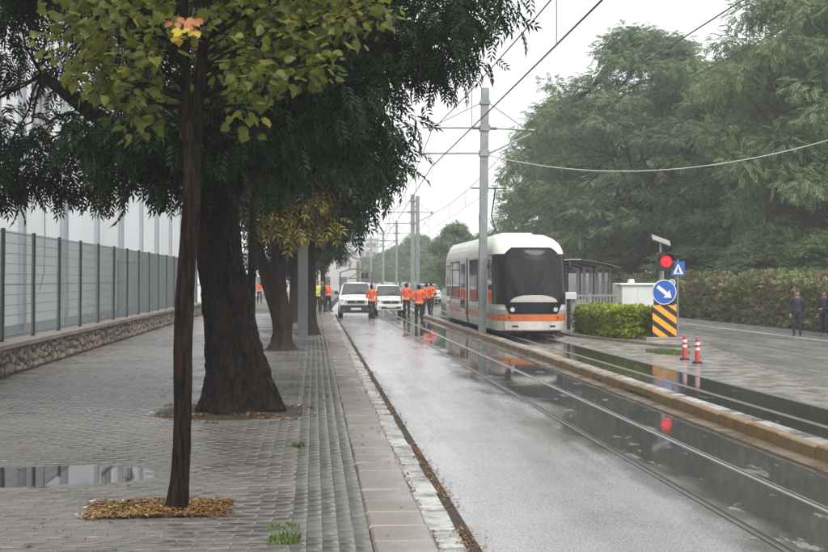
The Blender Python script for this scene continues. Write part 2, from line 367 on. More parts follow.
# ------------------------------------------------------------------ ground
mb = MB(); mb.add([(-380,-120,-0.4),(380,-120,-0.4),(380,620,-0.4),(-380,620,-0.4)], [(0,1,2,3)])
tag(mb.build('ground', M['terrain']), 'flat earth reaching the horizon', kind='structure')
tag(strip('road', 0.86, 5.4, 0.0, -0.39, -25, 420, M['road'], 120), 'wet grey asphalt carriageway with standing water')
tag(strip('track_bed', 5.405, 9.0, 0.05, -0.39, -25, 420, M['bed'], 120), 'dark wet asphalt bed of the tram track')
tag(strip('side_road', 7.9, 18.4, -0.16, -0.39, -25, 420, M['side_road'], 120, bent=False), 'wet side road beside the long hedge')
sidewalk = strip('sidewalk', -6.3, 0.405, 0.089, -0.39, -25, 300, M['joint'], 80)
tag(sidewalk, 'wet grey block-paved sidewalk under the street trees')
tag(strip('yard', -70, -6.31, 0.06, -0.39, -25, 300, M['concrete_wet'], 4, bent=False), 'pale concrete yard behind the mesh fence')
tag(strip('verge', 18.65, 90, -0.08, -0.39, -25, 420, M['terrain'], 4, bent=False), 'earth verge under the big trees')

# pavement between the tracks and the side road, widening away from the camera
pav = [(7.5, -25), (8.75, -25), (8.8, 15), (8.95, 19), (9.25, 22.5), (10.2, 26.8), (11.6, 34), (12.1, 44), (12.4, 58), (14, 90), (15, 130), (12.5, 130), (10.3, 90), (9.1, 58), (8.35, 50), (8.3, 37.5), (7.5, 35.5)]
mb = MB(); mb.prism(pav, -0.39, 0.056)
tag(mb.build('pavement', M['concrete_wet']), 'pale wet concrete pavement between tram track and side road', kind='structure')

# raised platform island with its own kerb stones
isl = [(8.5, 37.2), (9.75, 31.6), (10.35, 30.9), (11.0, 31.8), (11.5, 36), (11.9, 45), (12.1, 57), (9.15, 57), (8.5, 50)]
mb = MB(); mb.prism(isl, 0.0, 0.13)
island = tag(mb.build('platform', M['concrete_wet']), 'raised tram stop platform with kerbed edge', kind='structure')
def kerb_run(parent, pts, L, wdt, z0, z1, m, name='kerb_stone'):
    meshes = {}
    for a, b in zip(pts[:-1], pts[1:]):
        a = Vector((*a, 0)); b = Vector((*b, 0)); n = max(1, round((b-a).length / L)); d = (b-a)/n
        key = round(d.length, 2)
        if key not in meshes:
            q = MB(); q.box((0.006, -wdt/2, z0), (d.length-0.006, wdt/2, z1), 0.015); meshes[key] = q.mesh(name, m)
        for i in range(n):
            o = link(bpy.data.objects.new(name, meshes[key]), parent)
            o.location = a + d*i; o.rotation_euler = (0, 0, math.atan2(d.y, d.x))
kerb_run(island, [(8.48, 50), (8.48, 37.2), (9.72, 31.55), (10.35, 30.8), (11.05, 31.7), (11.56, 36), (11.96, 45)], 0.8, 0.16, 0.02, 0.145, M['kerb'])

# far kerb and painted edge line of the side road
fk = strip('far_kerb', 18.4, 18.645, -0.02, -0.39, -25, 420, M['kerb'], 4, bent=False); tag(fk, 'low concrete kerb along the hedge')
tag(strip('edge_line', 17.35, 17.5, -0.156, -0.17, -25, 220, M['white_paint'], 4, bent=False), 'worn white edge line on side road')

# ------------------------------------------------------------------ sidewalk paving
def hgt(x, y):
    h = 0.1 + 0.006 * noise.noise((x*0.55, y*0.4, 3.1)) + 0.004 * noise.noise((x*1.9, y*1.4, 7.7))
    h -= 0.021 * math.exp(-((x+2.5)/0.95)**2 - ((y-11.1)/0.62)**2)
    d = math.hypot(x+1.1, y-16.3)
    h += 0.05 * math.exp(-((d-1.1)/0.5)**2) * max(0, noise.noise((x*1.1, y*1.1, 1.0)) + 0.25)   # heaved by roots
    h -= 0.01 * math.exp(-((y-16.75-0.1*x)/0.12)**2) if -4.6 < x < -2.2 else 0
    return h
def pit(x, y):      # where soil replaces paving
    if -1.8 < x < -0.68 and 9.03 < y < 9.76: return True
    if (x+1.12)**2/1.3 + (y-16.2)**2/1.0 < 1: return True
    if (x+0.86)**2/0.55 + (y-30.3)**2/0.6 < 1: return True
    return False
rng = random.Random(5)
bricks = []     # (cx, cy, half x, half y, material)
y = 6.6; row = 0
while y < 62:
    dy = 0.14
    x = -5.78 - (0.13 if row % 2 else 0)
    while x < -0.18:
        x1 = min(x + 0.26, -0.165); xa = max(x, -5.79)
        if x1 - xa > 0.05 and (y < 30 or True) and not pit((xa+x1)/2, y+dy/2):
            bricks.append(((xa+x1)/2, y+dy/2, (x1-xa)/2, dy/2, 0))
        x += 0.26
    y += dy; row += 1
for k in range(5):
    y = 6.6 + (0.1 if k % 2 else 0)
    while y < 62:
        bricks.append((-0.1 + k*0.114 - 0.008, y+0.1, 0.057, 0.1, 1)); y += 0.2
def brick_verts(hx, hy, h):
    c = 0.0045; g = 0.0035
    hx -= g; hy -= g
    return [(-hx,-hy,-h),(hx,-hy,-h),(hx,hy,-h),(-hx,hy,-h),(-hx,-hy,-c),(hx,-hy,-c),(hx,hy,-c),(-hx,hy,-c),(-hx+c,-hy+c,0),(hx-c,-hy+c,0),(hx-c,hy-c,0),(-hx+c,hy-c,0)]
BF = np.array([(0,1,5,4),(1,2,6,5),(2,3,7,6),(3,0,4,7),(4,5,9,8),(5,6,10,9),(6,7,11,10),(7,4,8,11),(8,9,10,11)])
def in_view(cx, cy):
    d = cx*SY + cy*CY; xc = cx*CY - cy*SY
    return d > 1 and abs(xc/d) < 0.365 and (EYE-0.1)/d < 0.25
bricks.sort(key=lambda b: (not in_view(b[0], b[1]), b[0]**2 + b[1]**2))
tmpl = {}; big = {0: [], 1: []}; nobj = 0
for i, (cx, cy, hx, hy, k) in enumerate(bricks):
    z = hgt(cx, cy) + rng.uniform(-0.0018, 0.0018)
    gx = (hgt(cx+0.1, cy) - hgt(cx-0.1, cy))/0.2; gy = (hgt(cx, cy+0.1) - hgt(cx, cy-0.1))/0.2
    gx += rng.uniform(-0.006, 0.006); gy += rng.uniform(-0.012, 0.012)
    full = abs(hx-0.13) < 1e-4 or k == 1
    if nobj < 300 and full and in_view(cx, cy):
        if k not in tmpl: tmpl[k] = mesh_np('paver', brick_verts(hx, hy, 0.03), BF, M['paver' if k == 0 else 'paver_green'])
        o = link(bpy.data.objects.new('paver', tmpl[k]), sidewalk)
        o.location = (cx, cy, z); o.rotation_euler = (gy, -gx, rng.uniform(-0.006, 0.006)); nobj += 1
    else:
        v = np.array(brick_verts(hx, hy, 0.03)); v[:, 2] += gx*v[:, 0] + gy*v[:, 1]
        big[k].append(v + np.array((cx, cy, z)))
for k, nm in ((0, 'paver_field'), (1, 'paver_border')):
    A = np.concatenate(big[k]); n = len(big[k])
    F = (BF[None] + (np.arange(n)*12)[:, None, None]).reshape(-1, 4)
    o = link(bpy.data.objects.new(nm, mesh_np(nm, A, F, M['paver' if k == 0 else 'paver_green'])), sidewalk); o['kind'] = 'stuff'

# kerb slabs, gutter slabs, dirt line
kerb = tag(empty('kerb', (0.63, 7, 0)), 'row of worn concrete kerb slabs edging the sidewalk', kind='structure')
ks = []
for v in range(3):
    q = MB(); q.box((-0.222, -0.245, -0.45), (0.222, 0.245, 0), 0.02); ks.append(q.mesh('kerb_slab', M['kerb']))
y = 6.6
while y < 64:
    o = link(bpy.data.objects.new('kerb_slab', ks[0]), kerb)
    o.location = (0.002+bend(y) + rng.uniform(-0.006, 0.006), y - 7 + 0.25, 0.1 + rng.uniform(-0.006, 0.006))
    o.rotation_euler = (rng.uniform(-0.012, 0.012), rng.uniform(-0.01, 0.02), rng.uniform(-0.012, 0.012)); y += 0.5
gut = tag(empty('gutter', (1.0, 7, 0)), 'pale concrete gutter slabs along the kerb', kind='structure')
q = MB(); q.box((-0.11, -0.36, -0.05), (0.11, 0.36, 0), 0.006); gm = q.mesh('gutter_slab', M['gutter'])
q = MB(); q.box((-0.1, -0.2, -0.05), (0.1, 0.22, 0), 0.006); gm2 = q.mesh('gutter_slab', M['gutter'])
y = 6.6
while y < 64:
    o = link(bpy.data.objects.new('gutter_slab', gm if rng.random() < 0.7 else gm2), gut)
    o.location = (rng.uniform(-0.012, 0.012)+bend(y), y-7+0.37, 0.014+rng.uniform(-0.006, 0.006))
    o.rotation_euler = (rng.uniform(-0.008, 0.008), rng.uniform(-0.03, 0.01), rng.uniform(-0.02, 0.02)); y += 0.75

# puddle on the sidewalk (level sheet; the dip in the paving gives it its outline)
mb = MB(); pts = [(-2.45 + 1.3*math.cos(a)*(1+0.12*math.sin(3*a+1)), 11.12 + 0.85*math.sin(a)*(1+0.1*math.cos(4*a))) for a in [2*math.pi*i/40 for i in range(40)]]
mb.add([(x, y, 0.0925) for x, y in pts], [tuple(range(40))])
tag(mb.build('puddle', M['water']), 'still puddle on the sidewalk mirroring the fence posts', kind='structure')

# soil in the tree pits
def soil_patch(cx, cy, rx, ry, z, bulge, sq=2.0, n=30):
    mb = MB(); vs = [(cx, cy, z+bulge)]; fs = []
    for r in (0.35, 0.7, 1.0):
        for i in range(n):
            a = 2*math.pi*i/n; ca, sa = math.cos(a), math.sin(a)
            k = (abs(ca)**sq + abs(sa)**sq)**(-1/sq)
            x = cx + rx*r*ca*k; yy = cy + ry*r*sa*k
            vs.append((x, yy, z + bulge*(1-r) + 0.012*noise.noise((x*4, yy*4, 0)) - (0.02 if r == 1 else 0)))
    fs += [(0, 1+i, 1+(i+1) % n) for i in range(n)]
    for k in range(2):
        for i in range(n):
            a = 1+k*n+i; b = 1+k*n+(i+1) % n; fs.append((a, a+n, b+n, b))
    return mb.add(vs, fs)
for nm, a, lab in (('tree_pit', (-1.24, 9.4, 0.58, 0.38, 0.092, 0.02, 8.0), 'rectangular soil pit around the young maple'),
                   ('tree_pit', (-1.12, 16.2, 1.25, 1.1, 0.088, 0.06, 2.2), 'bare soil around the thick street tree'),
                   ('tree_pit', (-0.86, 30.3, 0.8, 0.85, 0.088, 0.05, 2.2), 'bare soil around the forked street tree by the grey pole')):
    tag(soil_patch(*a).build(nm, M['soil'], smooth=True), lab, kind='structure')

def scatter_quads(name, pts, m, size, tilt=0.5, seed=1, aspect=0.45, label=None, cat=None, parent=None, kind='stuff'):
    rg = np.random.default_rng(seed); n = len(pts); P = np.array(pts)
    L = size*(0.6+0.8*rg.random(n)); a = rg.random(n)*2*np.pi
    t = np.array([(-0.5,0,0),(0.05,-0.5*aspect,0.12),(0.5,0,0),(0.05,0.5*aspect,0.12)])
    ca, sa = np.cos(a), np.sin(a); V = np.zeros((n, 4, 3))
    X = t[None,:,0]*L[:,None]; Y = t[None,:,1]*L[:,None]; Z = t[None,:,2]*L[:,None]
    tx = (rg.random(n)-0.5)*2*tilt; ty = (rg.random(n)-0.5)*tilt
    V[:,:,0] = X*ca[:,None]-Y*sa[:,None]; V[:,:,1] = X*sa[:,None]+Y*ca[:,None]
    V[:,:,2] = Z + X*tx[:,None] + Y*ty[:,None] + 0.4*np.abs(tx[:,None])*L[:,None]
    V += P[:,None,:]
    o = link(bpy.data.objects.new(name, mesh_np(name, V.reshape(-1,3), np.arange(n*4).reshape(-1,4), m)), parent)
    return tag(o, label, cat, kind=kind)
pts = []
for i in range(2200):
    x = rng.uniform(-1.8, -0.68) + rng.gauss(0, 0.025); yy = rng.uniform(9.05, 9.75) + rng.gauss(0, 0.02)
    pts.append((x, yy, 0.096+0.02*max(0, 1-abs((x+1.24)/0.6)) + rng.uniform(0, 0.008)))
scatter_quads('leaf_litter', pts, M['litter'], 0.045, 0.3, 3, label='brown wood chips and dead leaves filling the pit of the young maple', cat='leaf litter')
pts = []
for i in range(1500):
    a = rng.uniform(0, 2*math.pi); r = rng.uniform(0.6, 1.45)
    if noise.noise((math.cos(a)*r*2, math.sin(a)*r*2, 3.3)) < 0.08: continue
    pts.append((-1.1+r*math.cos(a)*1.0, 16.2+r*math.sin(a)*0.9, 0.11+0.04*(1.25-r)))
scatter_quads('leaf_litter', pts, M['litter'], 0.06, 0.4, 4, label='brown dead leaves around the foot of the thick tree', cat='leaf litter')
pts = []
for i in range(420):
    x = rng.uniform(-5.6, 0.8); yy = 7.5 + 30*rng.random()**1.6
    pts.append((x, yy, hgt(x, yy)+0.003 if x < 0.41 else 0.104))
scatter_quads('fallen_leaves', pts, M['litter'], 0.055, 0.12, 6, label='dead leaves scattered over the wet paving blocks', cat='fallen leaves')
pts = []
for i in range(3800):
    yy = 7 + 50*rng.random()**1.5
    if noise.noise((yy*0.6, 2.2, 0)) < -0.22: continue
    x = 1.16 + rng.gauss(0, 0.05) + 0.05*noise.noise((yy*0.9, 0, 4)) if rng.random() < 0.8 else 0.88+rng.random()*0.05
    pts.append((x+bend(yy), yy, 0.006 + rng.uniform(0, 0.01)))
scatter_quads('leaf_litter', pts, M['litter'], 0.035, 0.4, 7, label='line of brown debris washed up along the gutter', cat='leaf litter')
strip('gutter_dirt', 1.1, 1.2, 0.004, -0.01, -5, 64, M['soil'], 60, label='strip of wet brown dirt beside the gutter slabs')

# weeds growing from the joints
def grass_mesh(name, n, rad, h, seed, m):
    rg = random.Random(seed); mb = MB()
    for i in range(n):
        a = rg.uniform(0, 6.28); r = rad*math.sqrt(rg.random()); x, yy = r*math.cos(a), r*math.sin(a)
        b = rg.uniform(0, 6.28); hh = h*rg.uniform(0.4, 1.1); l = hh*rg.uniform(0.2, 0.9); w2 = rg.uniform(0.003, 0.006)
        dx, dy = math.cos(b), math.sin(b)
        mb.add([(x-dy*w2, yy+dx*w2, 0), (x+dy*w2, yy-dx*w2, 0), (x+dx*l*0.4+dy*w2, yy+dy*l*0.4-dx*w2, hh*0.7), (x+dx*l*0.4-dy*w2, yy+dy*l*0.4+dx*w2, hh*0.7), (x+dx*l, yy+dy*l, hh*0.95)],
               [(0,1,2,3),(3,2,4)])
    return mb.mesh(name, m)
for p, n, rad, h, lab in ((gr(284, 541, 0.1), 150, 0.12, 0.07, 'low green weed sprouting beside the kerb-side paving columns'),
                          (gr(283, 527, 0.1), 120, 0.13, 0.03, 'patch of yellowish moss and weed between paving blocks'),
                          (gr(298, 447, 0.1), 60, 0.07, 0.07, 'small weed tuft beside the soil of the thick tree')):
    o = link(bpy.data.objects.new('weed', grass_mesh('weed', n, rad, h, int(n), M['grass']))); o.location = (p.x, p.y, hgt(p.x, p.y)-0.004)
    tag(o, lab, 'weed', kind='stuff' if 'moss' in lab else None)
o = link(bpy.data.objects.new('grass', grass_mesh('grass', 1400, 0.55, 0.09, 9, M['grass']))); o.location = (9.05, 28.9, 0.056); o.scale = (0.9, 1.9, 1)
tag(o, 'small patch of green grass in front of the striped hazard board', 'grass', kind='stuff')

# ------------------------------------------------------------------ rails
def rail(x, z, y0, y1, label, steel='steel_rail'):
    r = tag(empty('rail', (x, y0, z)), label, kind='structure')
    for nm, a, b, zz, m in (('rail_head', -0.022, 0.016, 0.008, steel), ('rail_groove', 0.017, 0.055, 0.004, 'groove'), ('rail_lip', 0.056, 0.07, 0.008, steel)):
        mb = MB(); vs = []; fs = []; n = 70
        for i in range(n+1):
            yy = y0+(y1-y0)*i/n; c = bend(yy)
            vs += [(a+c, yy-y0, -0.02), (a+c, yy-y0, zz), (b+c, yy-y0, zz), (b+c, yy-y0, -0.02)]
        for i in range(n):
            k = i*4; fs += [(k, k+1, k+5, k+4), (k+1, k+2, k+6, k+5), (k+2, k+3, k+7, k+6)]
        mb.add(vs, fs).build(nm, M[m], r)
rail(3.36, 0.0, -20, 240, 'grooved tram rail in the carriageway farther from the yellow-brown kerb', 'steel_dark')
rail(4.28, 0.0, -20, 240, 'grooved tram rail in the flooded strip beside the yellow-brown kerb')
rail(6.52, 0.05, -20, 240, 'tram rail under the tram beside the pale kerb strip')
rail(7.46, 0.05, -20, 240, 'tram rail under the tram beside the concrete pavement')
mb = MB()
rr = random.Random(4)
# yellow-brown stained kerb of single stones with pale strip behind
k2 = tag(empty('median_kerb', (5.47, 8, 0)), 'yellow-brown stained kerb between carriageway and tram track', kind='structure')
q = MB(); q.box((-0.07, -0.492, -0.3), (0.07, 0.492, 0.155), 0.018); km = q.mesh('kerb_stone', M['ochre'])
q = MB(); q.box((-0.11, -0.493, -0.3), (0.11, 0.493, 0.0), 0.008); km2 = q.mesh('edging_stone', M['gutter'])
for i in range(-6, 72):
    y = 8 + i + 0.5
    o = link(bpy.data.objects.new('kerb_stone', km), k2); o.location = (bend(y)+rng.uniform(-0.007, 0.007), y-8, rng.uniform(-0.008, 0.008)); o.rotation_euler = (rng.uniform(-0.005, 0.005), rng.uniform(-0.02, 0.02), rng.uniform(-0.006, 0.006))
    o = link(bpy.data.objects.new('edging_stone', km2), k2); o.location = (0.35+bend(y)+rng.uniform(-0.004, 0.004), y-8, 0.092+rng.uniform(-0.004, 0.004))
strip('kerb_gap', 5.545, 5.705, 0.058, 0.0, -10, 90, M['soil'], 40, label='dark gap between stained kerb and pale edging stones')
# ledge of the gutter on the road side of the stained kerb
strip('kerb_ledge', 5.12, 5.5, 0.012, -0.02, -10, 90, mat('ledge', (0.17, 0.135, 0.09), (0.09, 0.07, 0.05), 1.3, (0.1, 0.4), detail=7), 40, label='brown concrete ledge at the foot of the stained kerb')

# ------------------------------------------------------------------ low stone wall and mesh fence
wall = tag(empty('low_wall', (-5.8, 12, 0)), 'low rubble stone wall with flat cap carrying the mesh fence', 'wall')
WY0, WY1 = 12, 62
mb = MB(); mb.box((-0.45, 0, 0.0), (-0.04, WY1-WY0, 0.62)); mb.build('core', M['mortar'], wall)
y = WY0
while y < WY1:
    q = MB(); q.box((-0.52, 0.004, 0.622), (0.05, 1.992, 0.72), 0.012)
    o = q.build('cap_stone', M['cap'], wall); o.location = (rng.uniform(-0.004, 0.004), y-WY0, rng.uniform(-0.004, 0.003)); y += 2
stones = []
y = 0.0
sv = []
for v in range(7):
    rg = random.Random(v+40); q = MB(); n = 8
    ring = [(0.5*math.cos(2*math.pi*i/n)*rg.uniform(0.8, 1.12), 0.5*math.sin(2*math.pi*i/n)*rg.uniform(0.8, 1.12)) for i in range(n)]
    vs = [(-0.35, a, b) for a, b in ring] + [(0.1+0.2*rg.random(), a*0.82, b*0.82) for a, b in ring] + [(0.45, 0, 0)]
    q.add(vs, [(i, (i+1) % n, (i+1) % n+n, i+n) for i in range(n)] + [(i+n, (i+1) % n+n, 2*n) for i in range(n)])
    sv.append(q)
stone_me = [q.mesh('stone', M['stone']) for q in sv]
cells = []
yy = 0.05
while yy < WY1-WY0:
    wd = rng.uniform(0.1, 0.2); z = 0.1
    while z < 0.6:
        h = rng.uniform(0.12, 0.26); h = min(h, 0.63-z)
        if h > 0.05: cells.append((yy+wd/2, z+h/2, wd, h))
        z += h
    yy += wd
cells.sort(key=lambda c: abs(c[0]-9.2-4))       # nearest to the edge of view first
restV = []; restF = []
cnt = 0
for (cy, cz, wd, h) in sorted(cells, key=lambda c: (c[0] < 8.3, c[0])):
    v = rng.randrange(7); loc = Vector((-0.04, cy+rng.uniform(-0.01, 0.01), cz)); scl = (rng.uniform(0.09, 0.2), wd*1.05, h*1.05); rx = rng.uniform(-0.3, 0.3)
    if cnt < 300 and cy >= 8.3:
        o = link(bpy.data.objects.new('stone', stone_me[v]), wall); o.location = loc; o.scale = scl; o.rotation_euler = (rx, 0, 0); cnt += 1
    else:
        mt = Matrix.Translation(loc) @ Euler((rx, 0, 0)).to_matrix().to_4x4() @ Matrix.Diagonal((*scl, 1)); b = len(restV)
        restV += [tuple(mt @ Vector(p)) for p in sv[v].v]; restF += [[i+b for i in f] for f in sv[v].f]
o = link(bpy.data.objects.new('stonework', mesh_np('stonework', np.array(restV), restF, M['stone'])), wall); o['kind'] = 'stuff'

fence = tag(empty('mesh_fence', (-6.08, 13.1, 0.72)), 'dark green-grey welded mesh fence standing on the low stone wall', 'fence')
FH = 2.2; BAY = 2.5
q = MB(); q.box((-0.035, -0.035, -0.02), (0.035, 0.035, FH+0.03)); q.box((-0.05, -0.05, -0.015), (0.05, 0.05, 0.01)); pm = q.mesh('post', M['fence'])
q = MB()
for k in range(11):
    z = 0.08 + k*0.208; r = 0.006 if k not in (0, 5, 10) else 0.011
    q.tube([(0.0, 0.05, z), (0.0, BAY-0.05, z)], r, 4)
for k in range(49):
    yk = 0.06 + k*(BAY-0.12)/48; q.tube([(0.012, yk, 0.03), (0.012, yk, FH)], 0.004, 3, caps=False)
panm = q.mesh('wire_panel', M['fence_wire'])
for i in range(20):
    o = link(bpy.data.objects.new('post', pm), fence); o.location = (0, i*BAY, 0); o.rotation_euler = (rng.uniform(-0.006, 0.006), 0.01+rng.uniform(-0.004, 0.004), 0)
    if i < 19: o = link(bpy.data.objects.new('wire_panel', panm), fence); o.location = (0, i*BAY, 0)

# ------------------------------------------------------------------ white building behind the fence
bld = tag(empty('white_building', (-9.0, 14, 0)), 'long white plastered building with grey pilasters behind the mesh fence', 'building')
BL = 72; BH = 13
WIN = []                       # along y (local), z centre
yy = 13.0
while yy < BL-4: WIN.append(yy); yy += 6.1
WW, WH, WZ = 3.1, 1.6, 7.45
# wall made around its window openings
mb = MB(); x0, x1 = -12, 0
mb.box((x0, 0, 0), (x1, BL, WZ-WH/2)); mb.box((x0, 0, WZ+WH/2), (x1, BL, BH))
prev = 0
for yy in WIN + [None]:
    e = BL if yy is None else yy-WW/2
    mb.box((x0, prev, WZ-WH/2), (x1, e, WZ+WH/2)); prev = None if yy is None else yy+WW/2
mb.build('wall', M['plaster'], bld)
mb = MB(); mb.box((-0.02, -0.02, 0), (0.06, BL+0.02, 0.55)); mb.build('plinth', M['pilaster'], bld)
for i, yy in enumerate(WIN):
    f = MB(); f.box((-0.2, yy-WW/2, WZ-WH/2), (-0.12, yy+WW/2, WZ-WH/2+0.07)); f.box((-0.2, yy-WW/2, WZ+WH/2-0.07), (-0.12, yy+WW/2, WZ+WH/2))
    for s in (-1, -0.33, 0.33, 1):
        c = yy+s*(WW/2-0.04); f.box((-0.195, c-0.035, WZ-WH/2+0.07), (-0.125, c+0.035, WZ+WH/2-0.07))
    fo = f.build('window', M['frame_grey'], bld)
    g = MB()
    g.box((-0.18, yy-WW/2+0.02, WZ-WH/2+0.03), (-0.165, yy+WW/2-0.02, WZ+WH/2-0.03)); g.build('pane', M['window_beige'], fo)
    g = MB(); g.box((0.003, yy-WW/2-0.08, WZ-WH/2-0.08), (0.12, yy+WW/2+0.08, WZ-WH/2-0.003)); g.build('sill', M['cap'], fo)
    pl = MB(); pl.box((0.002, yy+WW/2+1.35, 0.56), (0.16, yy+WW/2+1.75, BH)); pl.build('pilaster', M['pilaster'], bld)
    if i % 2 == 0:
        d = MB(); d.tube([(0.09, yy+WW/2+1.05, 0.3), (0.09, yy+WW/2+1.05, BH)], 0.05, 8); d.build('downpipe', M['pilaster'], bld)
mb = MB(); mb.box((-12.1, -0.1, BH), (0.3, BL+0.1, BH+0.3)); mb.build('parapet', M['pilaster'], bld)
g = MB(); g.tube([(0.05, 25.2, 5.2), (0.06, 25.3, 3.4), (0.08, 25.1, 2.2), (0.05, 24.6, 1.6)], 0.015, 6); g.build('loose_cable', M['wire'], bld)

# cross fence at the end of the yard
gate = tag(empty('yard_gate', (-8.7, 52, 0.06)), 'dark closed mesh gate across the yard beside the white building', 'gate')
q = MB(); q.box((0, -0.03, 0), (0.06, 0.03, 2.8)); q.box((2.3, -0.03, 0), (2.36, 0.03, 2.8)); q.box((0.06, -0.025, 0.1), (2.3, 0.025, 0.16)); q.box((0.06, -0.025, 2.6), (2.3, 0.025, 2.66)); q.build('frame', M['fence'], gate)
q = MB()
for k in range(24): q.tube([(0.1+k*0.095, 0, 0.16), (0.1+k*0.095, 0, 2.6)], 0.012, 4)
q.build('bars', M['fence'], gate)

# ------------------------------------------------------------------ vegetation helpers
def leaflet(base, d, L, W, nrm=(0, 0, 1), droop=0.15):
    b = np.array(base, float); d = np.array(d, float); d /= np.linalg.norm(d); n = np.array(nrm, float)
    s = np.cross(n, d); m = b + d*L*0.45
    return [b, m - s*W/2 + n*W*0.18, b + d*L - n*L*droop, m + s*W/2 + n*W*0.18]
def make_leaf_template(pairs, L, lfl, lfw, ang=50, droop=0.2, first=0.25):
    V = []; F = []
    for i in range(pairs):
        t = first + (0.92-first)*i/max(1, pairs-1); x = L*t; z = -droop*L*t*t
        for s in (-1, 1):
            a = R(ang)*s; k = len(V); V += leaflet((x, 0, z), (math.cos(a), math.sin(a), -0.15), lfl, lfw, (0, 0, 1), 0.2); F.append((k, k+1, k+2, k+3))
    k = len(V); V += leaflet((L*0.97, 0, -droop*L), (1, 0, -0.4), lfl*1.1, lfw, (0, 0, 1), 0.2); F.append((k, k+1, k+2, k+3))
    k = len(V); w2 = lfw*0.06     # rachis
    V += [np.array(p) for p in ((0, -w2, 0), (L*0.55, 0, -droop*L*0.3), (L, 0, -droop*L), (0, w2, 0))]; F.append((k, k+1, k+2, k+3))
    return np.array(V), np.array(F)
def frames(dirs, ups):
    x = dirs/np.linalg.norm(dirs, axis=1, keepdims=True)
    y = np.cross(ups, x); y /= (np.linalg.norm(y, axis=1, keepdims=True)+1e-9)
    z = np.cross(x, y)
    return np.stack([x, y, z], axis=2)          # columns
def instance(tm, pos, rot, scl):
    V, F = tm; n = len(pos)
    W = np.einsum('nij,kj->nki', rot, V)*scl[:, None, None] + pos[:, None, :]
    FF = (F[None] + (np.arange(n)*len(V))[:, None, None]).reshape(-1, F.shape[1])
    return W.reshape(-1, 3), FF
def blob_leaves(rg, blobs, density, shell=0.55, droop=0.5, flat=0.0):
    """leaf positions/directions spread through blobs (centre, radii)"""
    P = []; Dn = []; U = []
    for c, r in blobs:
        r = np.array(r, float); n = max(4, int(density*r[0]*r[1]*r[2]**0.5))
        d = rg.normal(size=(n, 3)); d /= np.linalg.norm(d, axis=1, keepdims=True)
        k = rg.random(n)**(1-shell)
        k = k*(0.72+0.5*rg.random(n))
        p = np.array(c) + d*r*k[:, None]
        dd = d + rg.normal(size=(n, 3))*0.55; dd[:, 2] -= droop; dd[:, 2] *= (1-flat)
        u = rg.normal(size=(n, 3))*0.4 + d*0.45; u[:, 2] += 1.0
        P.append(p); Dn.append(dd); U.append(u)
    return np.concatenate(P), np.concatenate(Dn), np.concatenate(U)

def limb(mb, a, b, r0, r1, seed, seg=7, n=8, wob=0.12, sag=0.0):
    rg = random.Random(seed); a = Vector(a); b = Vector(b); L = (b-a).length; pts = []; rad = []
    o1 = rg.random()*50
    for i in range(seg+1):
        t = i/seg; p = a.lerp(b, t)
        k = math.sin(math.pi*t)*wob*L
        p += Vector((noise.noise((o1, t*2.2, 0))*k, noise.noise((o1, t*2.2, 9))*k, noise.noise((o1, t*2.2, 5))*k*0.6 + sag*math.sin(math.pi*t)))
        pts.append(p); rad.append(r0+(r1-r0)*t)
    mb.tube(pts, rad, n); return pts

def trunk_mesh(mb, pts, rad, n=20, flare=None, rough=0.06, seed=1, fine=0, ridge=0.0, rs=(9, 2.2)):
    """tapered trunk through pts; flare(angle, height) multiplies the radius"""
    vs = []; fs = []
    if fine:
        P2 = []; R2 = []
        for i in range(len(pts)-1):
            for j in range(fine):
                t = j/fine; P2.append(tuple(Vector(pts[i]).lerp(Vector(pts[i+1]), t))); R2.append(rad[i]+(rad[i+1]-rad[i])*t)
        pts = P2+[pts[-1]]; rad = R2+[rad[-1]]
    for i, (p, r) in enumerate(zip(pts, rad)):
        for k in range(n):
            a = 2*math.pi*k/n
            m = 1 + rough*noise.noise((math.cos(a)*1.7+seed, math.sin(a)*1.7, p[2]*1.3)) * 2 + rough*0.7*noise.noise((math.cos(a)*5+seed, math.sin(a)*5, p[2]*3))
            if flare: m *= flare(a, p[2])
            if ridge:
                w1 = noise.noise((math.cos(a)*2+seed, math.sin(a)*2, p[2]*1.5))*0.6
                q = noise.noise((math.cos(a)*rs[0]+w1+seed, math.sin(a)*rs[0]+w1, p[2]*rs[1])); m += ridge*(0.5-abs(q)*2.2) + ridge*0.6*noise.noise((math.cos(a)*rs[0]*2.4, math.sin(a)*rs[0]*2.4+seed, p[2]*rs[1]*3))
            vs.append((p[0]+r*m*math.cos(a), p[1]+r*m*math.sin(a), p[2]))
    for i in range(len(pts)-1):
        for k in range(n):
            a = i*n+k; b = i*n+(k+1) % n; fs.append((a, b, b+n, a+n))
    fs.append(tuple((len(pts)-1)*n+k for k in range(n)))
    mb.add(vs, fs)

ASH = make_leaf_template(4, 0.23, 0.105, 0.034, 48, 0.35)
ASH_FAR = make_leaf_template(3, 0.34, 0.19, 0.065, 50, 0.3)
LOC = make_leaf_template(4, 0.42, 0.16, 0.07, 58, 0.25)
LOC_FAR = make_leaf_template(3, 0.8, 0.38, 0.16, 55, 0.25)

